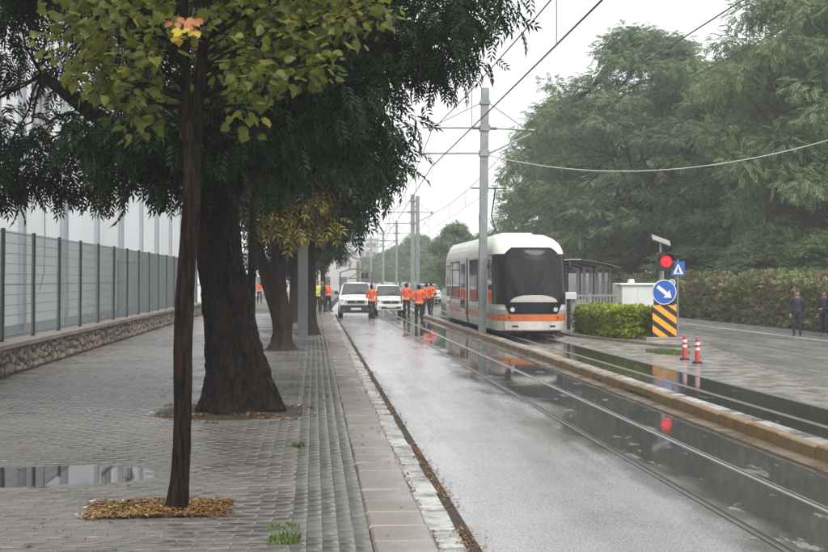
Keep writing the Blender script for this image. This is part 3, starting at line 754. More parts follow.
def ash_tree(loc, label, seed, blobs, trunk_fn, leaf_t, density, bark, limbs, yellow=None, objs=0, group=None, droop=0.75, obj_pick=None, lscale=1.0):
    """blobs, limbs in world offsets from loc"""
    rg = np.random.default_rng(seed)
    t = tag(empty('street_tree', loc), label, 'tree', group)
    mb = MB(); trunk_fn(mb)
    for k, (a, b, r0, r1) in enumerate(limbs): limb(mb, a, b, r0, r1, seed*31+k)
    # twigs from the nearest limb end to the blobs
    ends = [Vector(b) for a, b, _, _ in limbs] + [Vector(a).lerp(Vector(b), 0.55) for a, b, _, _ in limbs]
    for k, (c, r) in enumerate(blobs):
        if (c[0] < -1.6 and k % 4) or k % 2: continue
        e = min(ends, key=lambda q: (q-Vector(c)).length); limb(mb, e, c, 0.018, 0.006, seed*77+k, 5, 5, 0.22)
    mb.build('trunk', bark, t, smooth=True)
    P, Dn, U = blob_leaves(rg, blobs, density, droop=droop)
    rot = frames(Dn, U); scl = (0.75+0.5*rg.random(len(P)))*lscale
    idx = np.arange(len(P)); sel = np.zeros(len(P), bool)
    if objs:
        score = obj_pick(P); order = np.argsort(score)[:objs]; sel[order] = True
        me = mesh_np('leaf', leaf_t[0], leaf_t[1], M['ash'])
    V, F = instance(leaf_t, P[~sel], rot[~sel], scl[~sel])
    cr = link(bpy.data.objects.new('crown', mesh_np('crown', V, F, M['ash'])), t); cr['kind'] = 'stuff'
    if objs:
        for i in idx[sel]:
            o = link(bpy.data.objects.new('leaf', me), t)
            o.matrix_local = Matrix.Translation(P[i]) @ Matrix(rot[i].tolist()).to_4x4() @ Matrix.Scale(float(scl[i]), 4)
    if yellow:
        P, Dn, U = blob_leaves(rg, yellow, density*3.2, droop=0.6); rot = frames(Dn, U); V, F = instance(leaf_t, P, rot, (0.7+0.5*rg.random(len(P))))
        o = link(bpy.data.objects.new('turning_leaves', mesh_np('turning_leaves', V, F, M['ash_yellow'])), t); tag(o, 'yellow and orange leaves on the lowest branches', kind='stuff')
    return t

def fill_blobs(seed, regions, n):
    """blobs whose centres fill ellipsoid regions (centre, radii, share)"""
    rg = random.Random(seed); out = []
    for c, r, share, br in regions:
        for i in range(int(n*share)):
            while True:
                d = Vector((rg.uniform(-1, 1), rg.uniform(-1, 1), rg.uniform(-1, 1)))
                if 0.3 < d.length < 1: break
            k = rg.uniform(*br)
            out.append(((c[0]+d.x*r[0], c[1]+d.y*r[1], c[2]+d.z*r[2]), (k, k, k*0.72)))
    return out

# ---- thick street tree
def big_flare(a, z):
    f = math.exp(-max(0, z-0.05)/0.42)
    lobes = 0.62 + 0.28*math.cos(a*3+0.6) + 0.2*math.cos(a*5+2)
    return 1 + f*0.85*max(0.15, lobes) + 0.22*math.exp(-max(0, z)/0.9)*0.6
def big_trunk(mb):
    zs = [-0.05, 0.03, 0.1, 0.2, 0.32, 0.48, 0.7, 0.95, 1.2, 1.5, 1.8, 2.1, 2.4, 2.7, 3.0, 3.3]
    pts = [(-0.105*z + 0.03*math.sin(z*2.1), 0.02*z, z) for z in zs]
    rad = [0.38-0.05*max(0, z-0.3) if z < 1.7 else 0.31 for z in zs]
    trunk_mesh(mb, pts, rad, 120, big_flare, 0.1, 3, 7, 0.075, (5.5, 4.5))
    # swollen burl facing the fence
    limb(mb, (-0.3, -0.05, 2.0), (-0.52, -0.1, 2.6), 0.2, 0.12, 5, 5, 10)
T1 = (-1.06, 16.3, 0.1)
blobs = [b_ for b_ in fill_blobs(11, [((0.1, 0.0, 5.9), (3.6, 3.9, 2.55), 0.52, (0.5, 0.95)),
                        ((-3.0, 0.2, 3.75), (2.0, 2.2, 0.75), 0.14, (0.4, 0.7)),
                        ((-3.3, 0.6, 6.0), (2.4, 2.4, 1.25), 0.16, (0.5, 0.8)),
                        ((-0.4, -0.3, 3.7), (2.2, 2.2, 0.5), 0.16, (0.4, 0.65)),
                        ((2.7, -0.2, 5.9), (1.3, 2.0, 1.0), 0.05, (0.4, 0.6))], 210) if not (b_[0][0] < -2.2 and 4.1 < b_[0][2] < 5.2)]
T1_limbs = [((-0.2, 0.05, 2.9), (-2.6, -0.4, 4.6), 0.2, 0.07), ((-0.15, 0.1, 3.1), (1.7, -0.6, 5.6), 0.2, 0.06), ((-0.25, 0, 3.2), (-0.6, -2.0, 5.9), 0.18, 0.06),
            ((-0.2, 0.1, 3.2), (0.2, 2.2, 6.3), 0.2, 0.06), ((-0.25, 0.05, 3.2), (-2.4, 1.2, 6.6), 0.18, 0.06), ((-0.2, 0.05, 3.2), (-0.1, 0.1, 7.8), 0.22, 0.06)]
ash_tree(T1, 'thick-trunked dark leafy street tree with flared roots beside the young maple', 21, blobs, big_trunk, ASH, 215, M['bark'], T1_limbs,
         objs=300, obj_pick=lambda P: P[:, 2]*1.0 - np.where(P[:, 0] > 1.2, P[:, 0]*0.9, 0) + np.abs(P[:, 1]+1.5)*0.5)

# ---- thin tree just behind it
def thin_trunk(mb):
    zs = [-0.05, 0.3, 0.8, 1.4, 2.0, 2.6, 3.2, 4.0]
    trunk_mesh(mb, [(0.02*z, 0, z) for z in zs], [0.13, 0.1, 0.095, 0.09, 0.085, 0.08, 0.07, 0.05], 12, lambda a, z: 1+0.5*math.exp(-z/0.15), 0.08, 8)
ash_tree((-1.27, 23.0, 0.1), 'slim dark trunk standing behind the thick street tree', 31, fill_blobs(12, [((0, 0, 5.0), (1.6, 1.6, 1.2), 1, (0.5, 0.8))], 26), thin_trunk, ASH, 110, M['bark'],
         [((0.06, 0, 3.5), (0.9, 0.3, 5), 0.05, 0.02), ((0.06, 0, 3.6), (-0.8, 0.2, 5.2), 0.05, 0.02)])

# ---- forked tree beside the grey pole
def fork_trunk(mb):
    zs = [-0.05, 0.06, 0.2, 0.45, 0.8, 1.2, 1.6, 2.0, 2.5, 3.0]
    trunk_mesh(mb, [(0.06+0.05*math.sin(z*2.4)-0.02*z, 0, z) for z in zs], [0.36, 0.33, 0.28, 0.24, 0.25, 0.21, 0.22, 0.21, 0.19, 0.17], 48, lambda a, z: 1+0.35*math.exp(-z/0.2)*(0.7+0.3*math.cos(3*a)), 0.12, 17, 5, 0.05, (5, 3))
    limb(mb, (0.0, 0.1, 0.8), (-0.6, 0.3, 2.9), 0.19, 0.13, 61, 7, 12, 0.05)
b2 = fill_blobs(14, [((0.4, 0, 5.6), (2.6, 2.8, 2.1), 0.8, (0.55, 0.95)), ((-0.9, -0.6, 3.7), (1.6, 1.4, 0.5), 0.1, (0.4, 0.6)), ((1.3, -0.4, 3.9), (1.0, 1.2, 0.5), 0.1, (0.4, 0.6))], 90)
ash_tree((-0.92, 30.3, 0.1), 'forked street tree with yellowing lower leaves beside the grey square pole', 41, b2, fork_trunk, ASH_FAR, 95, M['bark_mid'],
         [((0, 0, 2.8), (1.4, -0.4, 5), 0.14, 0.05), ((0, 0, 2.9), (0.2, 0.8, 6.6), 0.14, 0.05), ((-0.58, 0.3, 2.8), (-1.7, 0.2, 5.4), 0.12, 0.05)],
         yellow=[((-0.1+0.42*i-0.3, -1.3+0.15*(i % 2), 3.2+0.14*math.sin(i*2.1)), (0.33, 0.33, 0.22)) for i in range(5)] + [((0.9, -1.4, 3.75), (0.4, 0.4, 0.35)), ((1.15, -1.3, 4.1), (0.3, 0.3, 0.3))])

# ---- row of street trees receding along the sidewalk
def row_trunk(mb):
    zs = [-0.05, 0.1, 0.4, 0.9, 1.5, 2.1, 2.8, 3.4]
    trunk_mesh(mb, [(0.05*math.sin(z), 0.02*z, z) for z in zs], [0.3, 0.26, 0.22, 0.2, 0.19, 0.18, 0.17, 0.14], 14, lambda a, z: 1+0.4*math.exp(-z/0.2), 0.1, 23)
rows = [(-0.17, 38.2, 'street tree just past the grey square pole on the sidewalk'), (-0.9, 49, 'street tree shading the workers on the sidewalk'),
        (-0.6, 66, 'street tree beyond the parked pickup, next after the workers'), (0.6, 84, 'farthest street tree along the sidewalk')]
for i, (x, y, lab) in enumerate(rows):
    low = 3.1 if i < 2 else 3.4
    bb = fill_blobs(50+i, [((0.0, 0, 5.6), (2.4, 2.6, 2.2), 0.8, (0.6, 1.0)), ((0.3, -0.4, 3.6), (1.9, 1.6, 0.6), 0.2, (0.5, 0.7)), ((-0.9, 0.8, 2.7), (1.3, 1.5, 0.8), 0.16 if i else 0.0, (0.5, 0.7))], 70)
    ash_tree((x, y, 0.1), lab, 60+i, bb, row_trunk, ASH_FAR, 62, M['bark_mid'], [((0, 0, 3.1), (1.3, 0, 5.3), 0.12, 0.05), ((0, 0, 3.2), (-1.3, 0.4, 5.6), 0.12, 0.05)], group='street trees along the sidewalk', lscale=1.15)

# ---- young maple in front
def maple_template():
    out = [(0.0, 0.0), (0.1, 0.1), (-0.03, 0.3), (0.16, 0.26), (0.2, 0.52), (0.36, 0.33), (0.48, 0.5), (0.55, 0.3), (0.72, 0.34), (0.72, 0.2), (0.86, 0.13), (1.04, 0.0)]
    pts = out + [(x, -y) for x, y in out[-2:0:-1]]
    V = [np.array((0.42, 0, 0.0))]; n = len(pts)
    for x, y in pts: V.append(np.array((x, y, -0.16*abs(y)*1.2 - 0.16*max(0, x-0.4)**1.0*x)))
    F = [(0, 1+i, 1+(i+1) % n) for i in range(n)]
    # petiole
    k = len(V); V += [np.array(p) for p in ((0.0, 0.008, 0.0), (0.0, -0.008, 0.0), (-0.55, 0, 0.12))]; F.append((k, k+1, k+2))
    return np.array(V), np.array(F)
MAP = maple_template()
mt = tag(empty('young_maple', (-1.1, 9.4, 0.1)), 'young maple with slender bark-stripped trunk and olive-yellow leaves in the littered pit', 'tree')
mb = MB()
zs = [-0.03, 0.05, 0.2, 0.5, 0.9, 1.3, 1.7, 2.1, 2.5, 2.85, 3.1, 3.22]
def mxp(z): return -0.0 + 0.055*z + 0.016*math.sin(z*3.1) - 0.012*z*z*0.5
trunk_mesh(mb, [(mxp(z), 0.012*math.sin(z*4), z) for z in zs], [0.095, 0.083, 0.074, 0.07, 0.069, 0.07, 0.072, 0.068, 0.067, 0.069, 0.048, 0.004], 64, None, 0.1, 5, 9, 0.09, (4.5, 2.6))
top = (mxp(3.1), 0, 3.05)
limb(mb, (top[0]-0.03, 0, 2.95), (top[0]-0.06, 0.05, 4.9), 0.042, 0.02, 3, 7, 12, 0.05)
limb(mb, (top[0]+0.03, 0, 2.95), (top[0]+0.22, -0.05, 5.2), 0.055, 0.02, 4, 7, 12, 0.05)
rg = np.random.default_rng(77); rgp = random.Random(78)
mbl = []
heads = [((-0.75, 0.0, 3.75), 0.34), ((-0.45, -0.2, 4.0), 0.42), ((-0.6, 0.3, 4.35), 0.42), ((-0.15, -0.3, 3.62), 0.33), ((-0.35, 0.2, 3.3), 0.3), ((-0.42, -0.25, 3.42), 0.24), ((0.55, -0.1, 3.25), 0.26),
         ((0.45, 0.1, 3.7), 0.42), ((0.85, -0.1, 3.9), 0.42), ((1.2, 0.0, 4.0), 0.36), ((1.5, -0.1, 4.05), 0.3), ((0.9, 0.2, 4.4), 0.5), ((0.2, -0.1, 4.4), 0.5), ((-0.3, 0, 4.8), 0.5), ((0.6, 0, 5.0), 0.55),
         ((1.3, 0.1, 4.5), 0.4), ((-0.95, 0.1, 4.3), 0.28), ((1.05, -0.2, 3.55), 0.26), ((0.62, -0.3, 3.5), 0.26), ((-0.7, -0.1, 3.5), 0.2), ((0.2, 0.2, 5.3), 0.5)]
for k, (c, r) in enumerate(heads):
    src = Vector((top[0]+(0.1 if c[0] > 0.1 else -0.05), 0, 3.2+0.45*(c[2]-3.2)))
    limb(mb, src, c, 0.02, 0.006, 200+k, 5, 6, 0.1)
    n = int(1150*r*r)
    for i in range(n):
        d = Vector((rgp.gauss(0, 1), rgp.gauss(0, 1), rgp.gauss(0, 0.7))).normalized()*r*rgp.random()**0.4*1.1
        pp = Vector(c)+d
        if -0.05 < pp.x-top[0] < 0.3 and pp.y < 0.15 and 2.9 < pp.z < 3.75: continue
        if abs(pp.x-top[0]+0.05) < 0.14 and pp.y < 0.1 and 2.9 < pp.z < 3.6: continue
        mbl.append((pp, d))
mb.build('trunk', M['bark_young'], mt, smooth=True)
P = np.array([tuple(p) for p, d in mbl]); Dn = np.array([tuple(d) for p, d in mbl])
Dn = Dn/np.linalg.norm(Dn, axis=1, keepdims=True) + rg.normal(size=Dn.shape)*0.5; Dn[:, 2] -= 0.45; Dn[:, 1] -= 0.15
U = rg.normal(size=Dn.shape)*0.4; U[:, 2] += 0.9; U[:, 1] -= 0.5
rot = frames(Dn, U); rot = rot*(0.72+0.5*rg.random((len(P), 1, 3))); scl = 0.06 + 0.05*rg.random(len(P))
front = np.argsort(P[:, 1] + np.abs(P[:, 2]-3.6)*0.25)[:290]
sel = np.zeros(len(P), bool); sel[front] = True
V, F = instance(MAP, P[~sel], rot[~sel], scl[~sel])
link(bpy.data.objects.new('crown', mesh_np('crown', V, F, M['maple'])), mt)['kind'] = 'stuff'
lm = mesh_np('leaf', MAP[0], MAP[1], M['maple'])
for i in front:
    o = link(bpy.data.objects.new('leaf', lm), mt)
    o.matrix_local = Matrix.Translation(P[i]) @ Matrix(rot[i].tolist()).to_4x4() @ Matrix.Scale(float(scl[i]), 4)
lg = mesh_np('leaf', MAP[0], MAP[1], M['maple_gold']); lr = mesh_np('leaf', MAP[0], MAP[1], M['maple_rust'])
for k in range(24):
    rust = k >= 12
    c = at(183 + rgp.uniform(-15, 15), (21 if rust else 33) + rgp.uniform(-5, 5), 8.8+rgp.uniform(-0.15, 0.15)) - Vector((-1.1, 9.4, 0.1))
    d = np.array([[rgp.uniform(-1.2, 1.2), rgp.uniform(-0.9, -0.2), rgp.uniform(-0.9, 0.1) if not rust else -1.2]]); u = np.array([[rgp.uniform(-0.3, 0.3), -1.0, 0.6]])
    o = link(bpy.data.objects.new('leaf', lr if rust else lg), mt)
    o.matrix_local = Matrix.Translation(c) @ Matrix(frames(d, u)[0].tolist()).to_4x4() @ Matrix.Scale(rgp.uniform(0.055, 0.085), 4)
    tag(o, 'withered rust-brown maple leaf' if rust else 'bright golden-yellow maple leaf')

# ---- big trees beyond the hedge
def broad_variant(seed, H, Rr, tm, nb, density, layered, m):
    rg = random.Random(seed); mb = MB(); th = H*0.34
    zs = [-0.1, 0.2, 0.8, th*0.5, th*0.8, th]
    trunk_mesh(mb, [(0.03*z*math.sin(seed), 0.02*z, z) for z in zs], [H*0.03, H*0.023, H*0.019, H*0.018, H*0.017, H*0.015], 12, None, 0.1, seed)
    bl = []
    for i in range(nb):
        u = rg.random(); a = rg.uniform(0, 2*math.pi); z = th*0.55 + (H-th*0.55)*u
        prof = math.sin(math.pi*min(1, max(0.03, (u*0.86+0.14))))**0.65
        r = Rr*prof*math.sqrt(rg.uniform(0.18, 1.0))*rg.uniform(0.8, 1.08)
        br = rg.uniform(0.7, 1.35)*Rr/7.0
        bl.append(((r*math.cos(a), r*math.sin(a), z), (br*1.25, br*1.25, br*(0.42 if layered else 0.7))))
    lims = []
    for k in range(9):
        a = 2*math.pi*k/9+rg.uniform(-0.3, 0.3); z0 = th*rg.uniform(0.6, 1.0); z1 = rg.uniform(H*0.45, H*0.82); rr_ = Rr*rg.uniform(0.3, 0.62)
        lims.append(((0, 0, z0), (rr_*math.cos(a), rr_*math.sin(a), z1), H*0.009, H*0.002))
    for k, l in enumerate(lims): limb(mb, *l, seed*13+k, 7, 7)
    ends = [Vector(l[1]) for l in lims] + [Vector(l[0]).lerp(Vector(l[1]), 0.5) for l in lims] + [Vector((0, 0, th))]
    for k, (c, r) in enumerate(bl):
        e = min(ends, key=lambda q: (q-Vector(c)).length); limb(mb, e, c, 0.06, 0.015, seed*91+k, 4, 4)
    tmesh = mb.mesh('trunk', M['bark_mid'], True)
    ng = np.random.default_rng(seed)
    P, Dn, U = blob_leaves(ng, bl, density, droop=0.35, flat=0.45 if layered else 0.0)
    V, F = instance(tm, P, frames(Dn, U), 0.75+0.55*ng.random(len(P)))
    return tmesh, mesh_np('crown', V, F, m)
VA = broad_variant(3, 18.0, 7.0, LOC, 170, 90, True, M['locust'])
VB = broad_variant(8, 18.0, 7.0, LOC, 150, 84, False, M['locust2'])
VC = broad_variant(15, 18.0, 7.0, LOC_FAR, 130, 34, True, M['locust'])
def broad_tree(variant, px, top_y, D, label, wid=1.0, rz=0.0, group=None, name='broadleaf_tree'):
    p = at(px, 279, D); H = EYE + (279-top_y)/1150*D + 0.1
    t = tag(empty(name, (p.x, p.y, -0.1), rz), label, 'tree', group)
    s = H/18.6; t.scale = (s*wid, s*wid, s)
    link(bpy.data.objects.new('trunk', variant[0]), t); c = link(bpy.data.objects.new('crown', variant[1]), t); c['kind'] = 'stuff'
    return t
broad_tree(VA, 640, 22, 78, 'tall feathery-topped tree towering behind the red signal', 1.05, 0.4)
broad_tree(VB, 562, 95, 98, 'rounded tree rising behind the tram and shelter', 0.95, 1.3)
broad_tree(VB, 822, -45, 60, 'tallest tree with pale green crown behind the hedge near the dark-clothed pedestrians', 1.0, 2.2)
broad_tree(VA, 735, 72, 70, 'mid-height tree between the feathery-topped tree and the tallest one', 1.0, 2.9)
bgroup = 'trees massed behind the front row beyond the hedge'
for px, ty, D, v, rz, wd in ((690, 60, 98, VC, 0.5, 1.15), (770, 40, 92, VC, 1.6, 1.15), (610, 95, 118, VC, 2.6, 1.2), (850, -10, 84, VC, 3.3, 1.1), (555, 150, 130, VC, 0.9, 0.9), (905, -30, 66, VB, 4.4, 1.1), (745, 90, 120, VC, 5.0, 1.4), (820, 60, 120, VC, 0.2, 1.4), (660, 120, 135, VC, 3.9, 1.3)):
    broad_tree(v, px, ty, D, 'tree massed behind the front row of big trees', wd, rz, bgroup)
# understory beyond the hedge
for px, ty, D, wd, lab in ((772, 238, 58, 2.2, 'low pale shrub rising just above the long hedge'), (706, 246, 64, 2.6, 'low dark shrub above the hedge right of the crossing sign'), (600, 236, 84, 2.4, 'low shrub behind the shelter roof'), (650, 240, 76, 2.4, 'low shrub behind the white cabinet'), (830, 232, 56, 2.0, 'low shrub above the hedge behind the pedestrians')):
    broad_tree(VB if wd < 2.3 else VC, px, ty, D, lab, wd, px, 'shrubs behind the hedge', 'shrub')
# far trees down the street
broad_tree(VC, 456, 222, 118, 'rounded tree beyond the rear of the tram', 0.95, 0.3)
broad_tree(VC, 484, 232, 124, 'low tree partly hidden by the tram roof', 0.85, 1.9)
for k, (px, ty, D, wd) in enumerate(((418, 234, 205, 1.3), (432, 246, 190, 1.2), (400, 245, 230, 1.4), (383, 252, 250, 1.3), (366, 256, 260, 1.3), (440, 255, 160, 1.4), (352, 262, 270, 1.5))):
    broad_tree(VC, px, ty, D, 'hazy tree at the far end of the street', wd, k*1.1, 'hazy trees at the far end of the street')

# ------------------------------------------------------------------ hedges
def hedge(name, path, width, height, n, tm, m, label, seed, zb, hv=0.12, core=None):
    rg = np.random.default_rng(seed); t = tag(empty(name, (path[0][0], path[0][1], zb)), label, 'hedge')
    o0 = np.array((*path[0], 0)); seg = [(np.array(a), np.array(b)) for a, b in zip(path[:-1], path[1:])]
    Ls = np.array([np.linalg.norm(b-a) for a, b in seg]); P = []; Dn = []
    for i in range(n):
        k = rg.choice(len(seg), p=Ls/Ls.sum()); a, b = seg[k]; q = a+(b-a)*rg.random(); d = (b-a)/Ls[k]; nn = np.array((-d[1], d[0]))
        hh = height*(1 + hv*2*noise.noise((q[0]*0.5, q[1]*0.5, seed)) + hv*noise.noise((q[0]*1.7, q[1]*1.7, seed)))
        ww = width/2*(1+0.25*noise.noise((q[0]*0.9, q[1]*0.9, seed+5)))
        f = rg.random()
        if f < 0.12:
            e_ = -1 if rg.random() < 0.5 else 1; a, b = seg[0] if e_ < 0 else seg[-1]; d = (b-a)/np.linalg.norm(b-a); nn = np.array((-d[1], d[0])); q = (a if e_ < 0 else b) + d*e_*rg.uniform(-0.12, 0.06)
            z = hh*rg.random()**0.85; off = rg.uniform(-1, 1)*ww; up = np.array((*(d*e_), 0.3))
        elif f < 0.42: s = rg.uniform(-1, 1); z = hh*(1-0.12*s**4)-abs(rg.normal())*0.06; off = s*ww; up = np.array((0, 0, 1.0))
        else:
            sg = -1 if rg.random() < 0.5 else 1
            z = hh*rg.random()**0.85; bul = ww*(0.92+0.25*noise.noise((q[0]*1.3+sg*9, q[1]*1.3, z*1.6))); off = sg*(bul-abs(rg.normal())*0.09); up = np.array((*(nn*sg), 0.3))
        P.append((*(q+nn*off), z)); Dn.append(up + rg.normal(size=3)*0.6)
    P = np.array(P)-o0; Dn = np.array(Dn); U = rg.normal(size=Dn.shape)*0.6; U[:, 2] += 0.8
    V, F = instance(tm, P, frames(Dn, U), 0.7+0.6*rg.random(len(P)))
    o = link(bpy.data.objects.new('foliage', mesh_np('foliage', V, F, m)), t); o['kind'] = 'stuff'
    mb = MB()       # woody stems inside
    rr_ = random.Random(seed)
    for a, b in seg:
        nst = max(2, int(np.linalg.norm(b-a)/0.35))
        for i in range(nst):
            q = a+(b-a)*(i+0.5)/nst
            for j in range(3):
                limb(mb, (q[0]-o0[0]+rr_.uniform(-.1, .1), q[1]-o0[1], 0), (q[0]-o0[0]+rr_.uniform(-.4, .4)*width, q[1]-o0[1]+rr_.uniform(-.3, .3), height*0.8), 0.025, 0.01, rr_.randrange(9999), 3, 4)
    mb.build('stems', M['bark_mid'], t)
    return t
SM = make_leaf_template(3, 0.14, 0.085, 0.04, 50, 0.2)
HL = make_leaf_template(3, 0.26, 0.15, 0.075, 50, 0.2)
hedge('long_hedge', [(19.6, 34), (19.8, 60), (20.2, 100)], 1.5, 1.95, 16000, HL, M['hedge'], 'long uneven green and reddish-brown hedge along the side road', 3, -0.1)
hedge('clipped_hedge', [(9.5, 38.8), (9.7, 35.6), (9.78, 34.3)], 1.1, 0.84, 9000, SM, M['bush'], 'clipped bright yellow-green hedge on the platform nose beside the striped board', 5, 0.12, 0.04)
# ------------------------------------------------------------------ grey square pole on the sidewalk
p = gr(303, 343, 0.1)
t = tag(empty('grey_pole', (p.x, p.y, 0.1)), 'square grey steel pole on the sidewalk beside the forked tree', 'pole')
q = MB(); q.box((-0.145, -0.145, 0.02), (0.145, 0.145, 7.5)); q.build('shaft', M['pole_grey'], t)
q = MB(); q.box((-0.28, -0.28, 0), (0.28, 0.28, 0.14), 0.03); q.build('base_plate', M['pole_grey'], t)

# ------------------------------------------------------------------ catenary
poles = [(at(483, 279, 38.5).x, 38.4, 8.34, 0.013), (7.55, 88, 8.4, 0), (9.25, 129, 8.4, 0), (9.2, 153, 8.4, 0), (8.5, 172, 8.4, 0), (8.2, 205, 8.4, 0), (7.6, 250, 8.4, 0)]
plabel = ['tall grey catenary pole standing on the kerb in front of the tram', 'thick grey catenary pole behind the group of orange-vested workers']
def cat_pole(x, y, H, tilt, label, thick=0.11, twin=False):
    t = tag(empty('catenary_pole', (x, y, 0.05)), label, 'pole', 'catenary poles along the tram track'); t.rotation_euler = (0, tilt, 0)
    q = MB(); q.box((-thick, -thick*0.9, 0), (thick, thick*0.9, H)); q.build('mast', M['galv'], t)
    q = MB(); q.box((-thick*1.9, -thick*1.9, -0.02), (thick*1.9, thick*1.9, 0.05)); q.build('base_plate', M['galv'], t)
    if twin:
        q = MB(); q.box((thick*1.6, -thick, 0), (thick*3.4, thick, H*0.985)); q.box((thick, -0.04, 1.0), (thick*1.6, 0.04, 1.1)); q.box((thick, -0.04, H-1), (thick*1.6, 0.04, H-0.9)); q.build('second_mast', M['galv'], t)
    for s, reach in ((-1, 1.85), (1, 1.45)):
        a = MB(); a.tube([(s*thick, 0, H-1.35), (s*(reach+0.25), 0, H-1.38)], 0.032, 8); a.build('upper_arm', M['galv'], t)
        a = MB(); a.tube([(s*thick, 0, H-0.5), (s*reach*0.95, 0, H-1.33)], 0.018, 6); a.build('stay', M['galv'], t)
        a = MB()
        if s < 0: a.tube([(s*thick, 0, H-2.2), (s*(reach+0.35), 0, H-2.25)], 0.032, 8)
        else: a.tube([(s*thick, 0, H-2.22), (s*(reach+0.15), 0, H-1.5)], 0.03, 8)
        a.build('lower_arm', M['galv'], t)
        a = MB(); a.tube([(s*(reach), 0, H-1.3), (s*(reach), 0, H-1.5)], 0.05, 8); a.tube([(s*(thick+0.02), 0, H-1.35), (s*(thick+0.28), 0, H-1.355)], 0.055, 8); a.build('insulator', M['insul'], t)
        a = MB(); a.tube([(s*(reach+0.1 if s < 0 else reach*0.55), 0, H-2.2 if s < 0 else H-1.95), (s*(reach-0.2), 0, H-2.62)], 0.014, 6); a.build('steady_arm', M['galv'], t)
    for z0_, z1_ in ((H-1.45, H-1.25), (H-2.3, H-2.12), (H-0.56, H-0.44)):
        a = MB(); a.box((-thick*1.35, -thick*1.25, z0_), (thick*1.35, thick*1.25, z1_)); a.build('clamp', M['galv'], t)
    return t
for i, (x, y, H, tl) in enumerate(poles):
    cat_pole(x, y, H, tl, plabel[i] if i < 2 else 'grey catenary pole in the hazy distance beyond the vehicles', 0.125 if i < 1 else 0.15 if i == 1 else 0.12, i == 1)
cat_pole(5.45, -9, 8.3, 0, 'grey catenary pole standing behind the viewer')
def span(name, pts, r, sag, label, m, n=14):
    mb = MB(); out = []
    for a, b in zip(pts[:-1], pts[1:]):
        a = Vector(a); b = Vector(b)
        for i in range(n + (1 if b == Vector(pts[-1]) else 0)):
            t = i/n; q = a.lerp(b, t); q.z -= 4*sag*t*(1-t); out.append(q)
    mb.tube(out, r, 5); return mb.build(name, m), out
SUP = [(5.45, -9)] + [(x, y) for x, y, _, _ in poles]
for side, off, lab in ((-1, -1.7, 'carriageway track'), (1, 1.42, 'tram track beyond the kerb')):
    wr_ = 0.016 if side < 0 else 0.009
    t = tag(empty('overhead_line', (SUP[0][0]+off, -9, 5.75)), 'overhead contact line with droppers above the ' + lab, 'overhead wire')
    o0 = Vector(t.location)
    con, cp = span('contact_wire', [Vector((x+off, y, 5.72))-o0 for x, y in SUP], wr_, 0.03, None, M['wire']); con.parent = t
    mes, mp_ = span('messenger_wire', [Vector((x+off, y, 6.95))-o0 for x, y in SUP], 0.014, 0.45, None, M['wire']); mes.parent = t
    for k in range(2, len(cp)-1, 3 if len(cp) > 30 else 2):
        if k % 14 == 0 or k > 62: continue
        d = MB(); d.tube([cp[k], mp_[k]], 0.008, 4); d.build('dropper', M['wire'], t)
# pale sagging cable from the pole to the right
o, _ = span('sagging_cable', [(5.75, 38.4, 6.15), (20.5, 24.5, 9.3)], 0.016, 2.2, None, M['cable'], 40); tag(o, 'pale cable sagging from the catenary pole across the trees', 'cable')
t = tag(empty('lamp_post', (20.6, 24.3, -0.1)), 'steel post at the hedge end carrying the sagging cable', 'pole'); q = MB(); q.tube([(0, 0, 0), (0, 0, 9.4)], [0.1, 0.06], 12); q.build('shaft', M['galv'], t)

# ------------------------------------------------------------------ tram
TW = 1.18
def tram_surface(front):
    """returns fn(a, z) -> point; a = arc position from the nose centre (metres, sign = side), nose at y 0 facing -y"""
    def hw(z):
        if z < 0.5: return TW - 0.04*(0.5-z)/0.25
        if z < 2.6: return TW
        t = min(1, (z-2.6)/0.84); return TW*(1-0.30*t**2.4)
    def y0(z):
        if z < 0.85: return 0.05 - 0.05*(z-0.25)/0.6
        if z < 1.3: return 0.0 + 0.03*(z-0.85)
        if z < 2.8: t = (z-1.3)/1.5; return 0.02 + 0.36*t**1.4
        t = (z-2.8)/0.64; return 0.38 + 0.55*t + 1.5*max(0, t)**3.2
    def f(a, z):
        w_, s = hw(z), (1 if a >= 0 else -1)
        a = abs(a)
        # nose: quarter superellipse with depth dn, then straight side
        dn = 0.92; arc = 1.62
        if a < arc:
            th = (a/arc)*math.pi/2; e = 0.62
            x = w_*math.sin(th)**e if th > 0 else 0; x = w_*(math.sin(th)**0.86)
            y = dn*(1-math.cos(th)**0.72)
        else: x, y = w_, dn + (a-arc)
        return Vector((s*x, y0(z)*(1-min(1, max(0, (y-0.2)/4.5))*0.85) + y, z))
    return f
def patch(f, a0, a1, zl, off, na=8, nz=8):
    """grid patch on surface; a0,a1 may be functions of z; offset outward"""
    A0 = a0 if callable(a0) else (lambda z: a0); A1 = a1 if callable(a1) else (lambda z: a1)
    vs = []; fs = []; zs = [zl[0]+(zl[1]-zl[0])*i/nz for i in range(nz+1)] if len(zl) == 2 else zl
    for z in zs:
        for j in range(na+1):
            a = A0(z)+(A1(z)-A0(z))*j/na
            p = f(a, z); du = f(a+0.01, z)-f(a-0.01, z); dv = f(a, z+0.01)-f(a, z-0.01)
            n = du.cross(dv)
            n = n.normalized() if n.length > 1e-9 else Vector((0, -1, 0))
            if n.y > 0.2 and abs(a) < 1: n = -n
            vs.append(p+n*off)
    w_ = na+1
    for i in range(len(zs)-1):
        for j in range(na): k = i*w_+j; fs.append((k, k+1, k+w_+1, k+w_))
    return vs, fs
def rr_edge(z0, z1, r, a):       # rounded ends for patches: shrink near z0, z1
    def g(z):
        d = min(z-z0, z1-z); k = 0
        if d < r: k = r-math.sqrt(max(0, r*r-(r-d)**2))
        return a - k*(1 if a > 0 else -1)
    return g
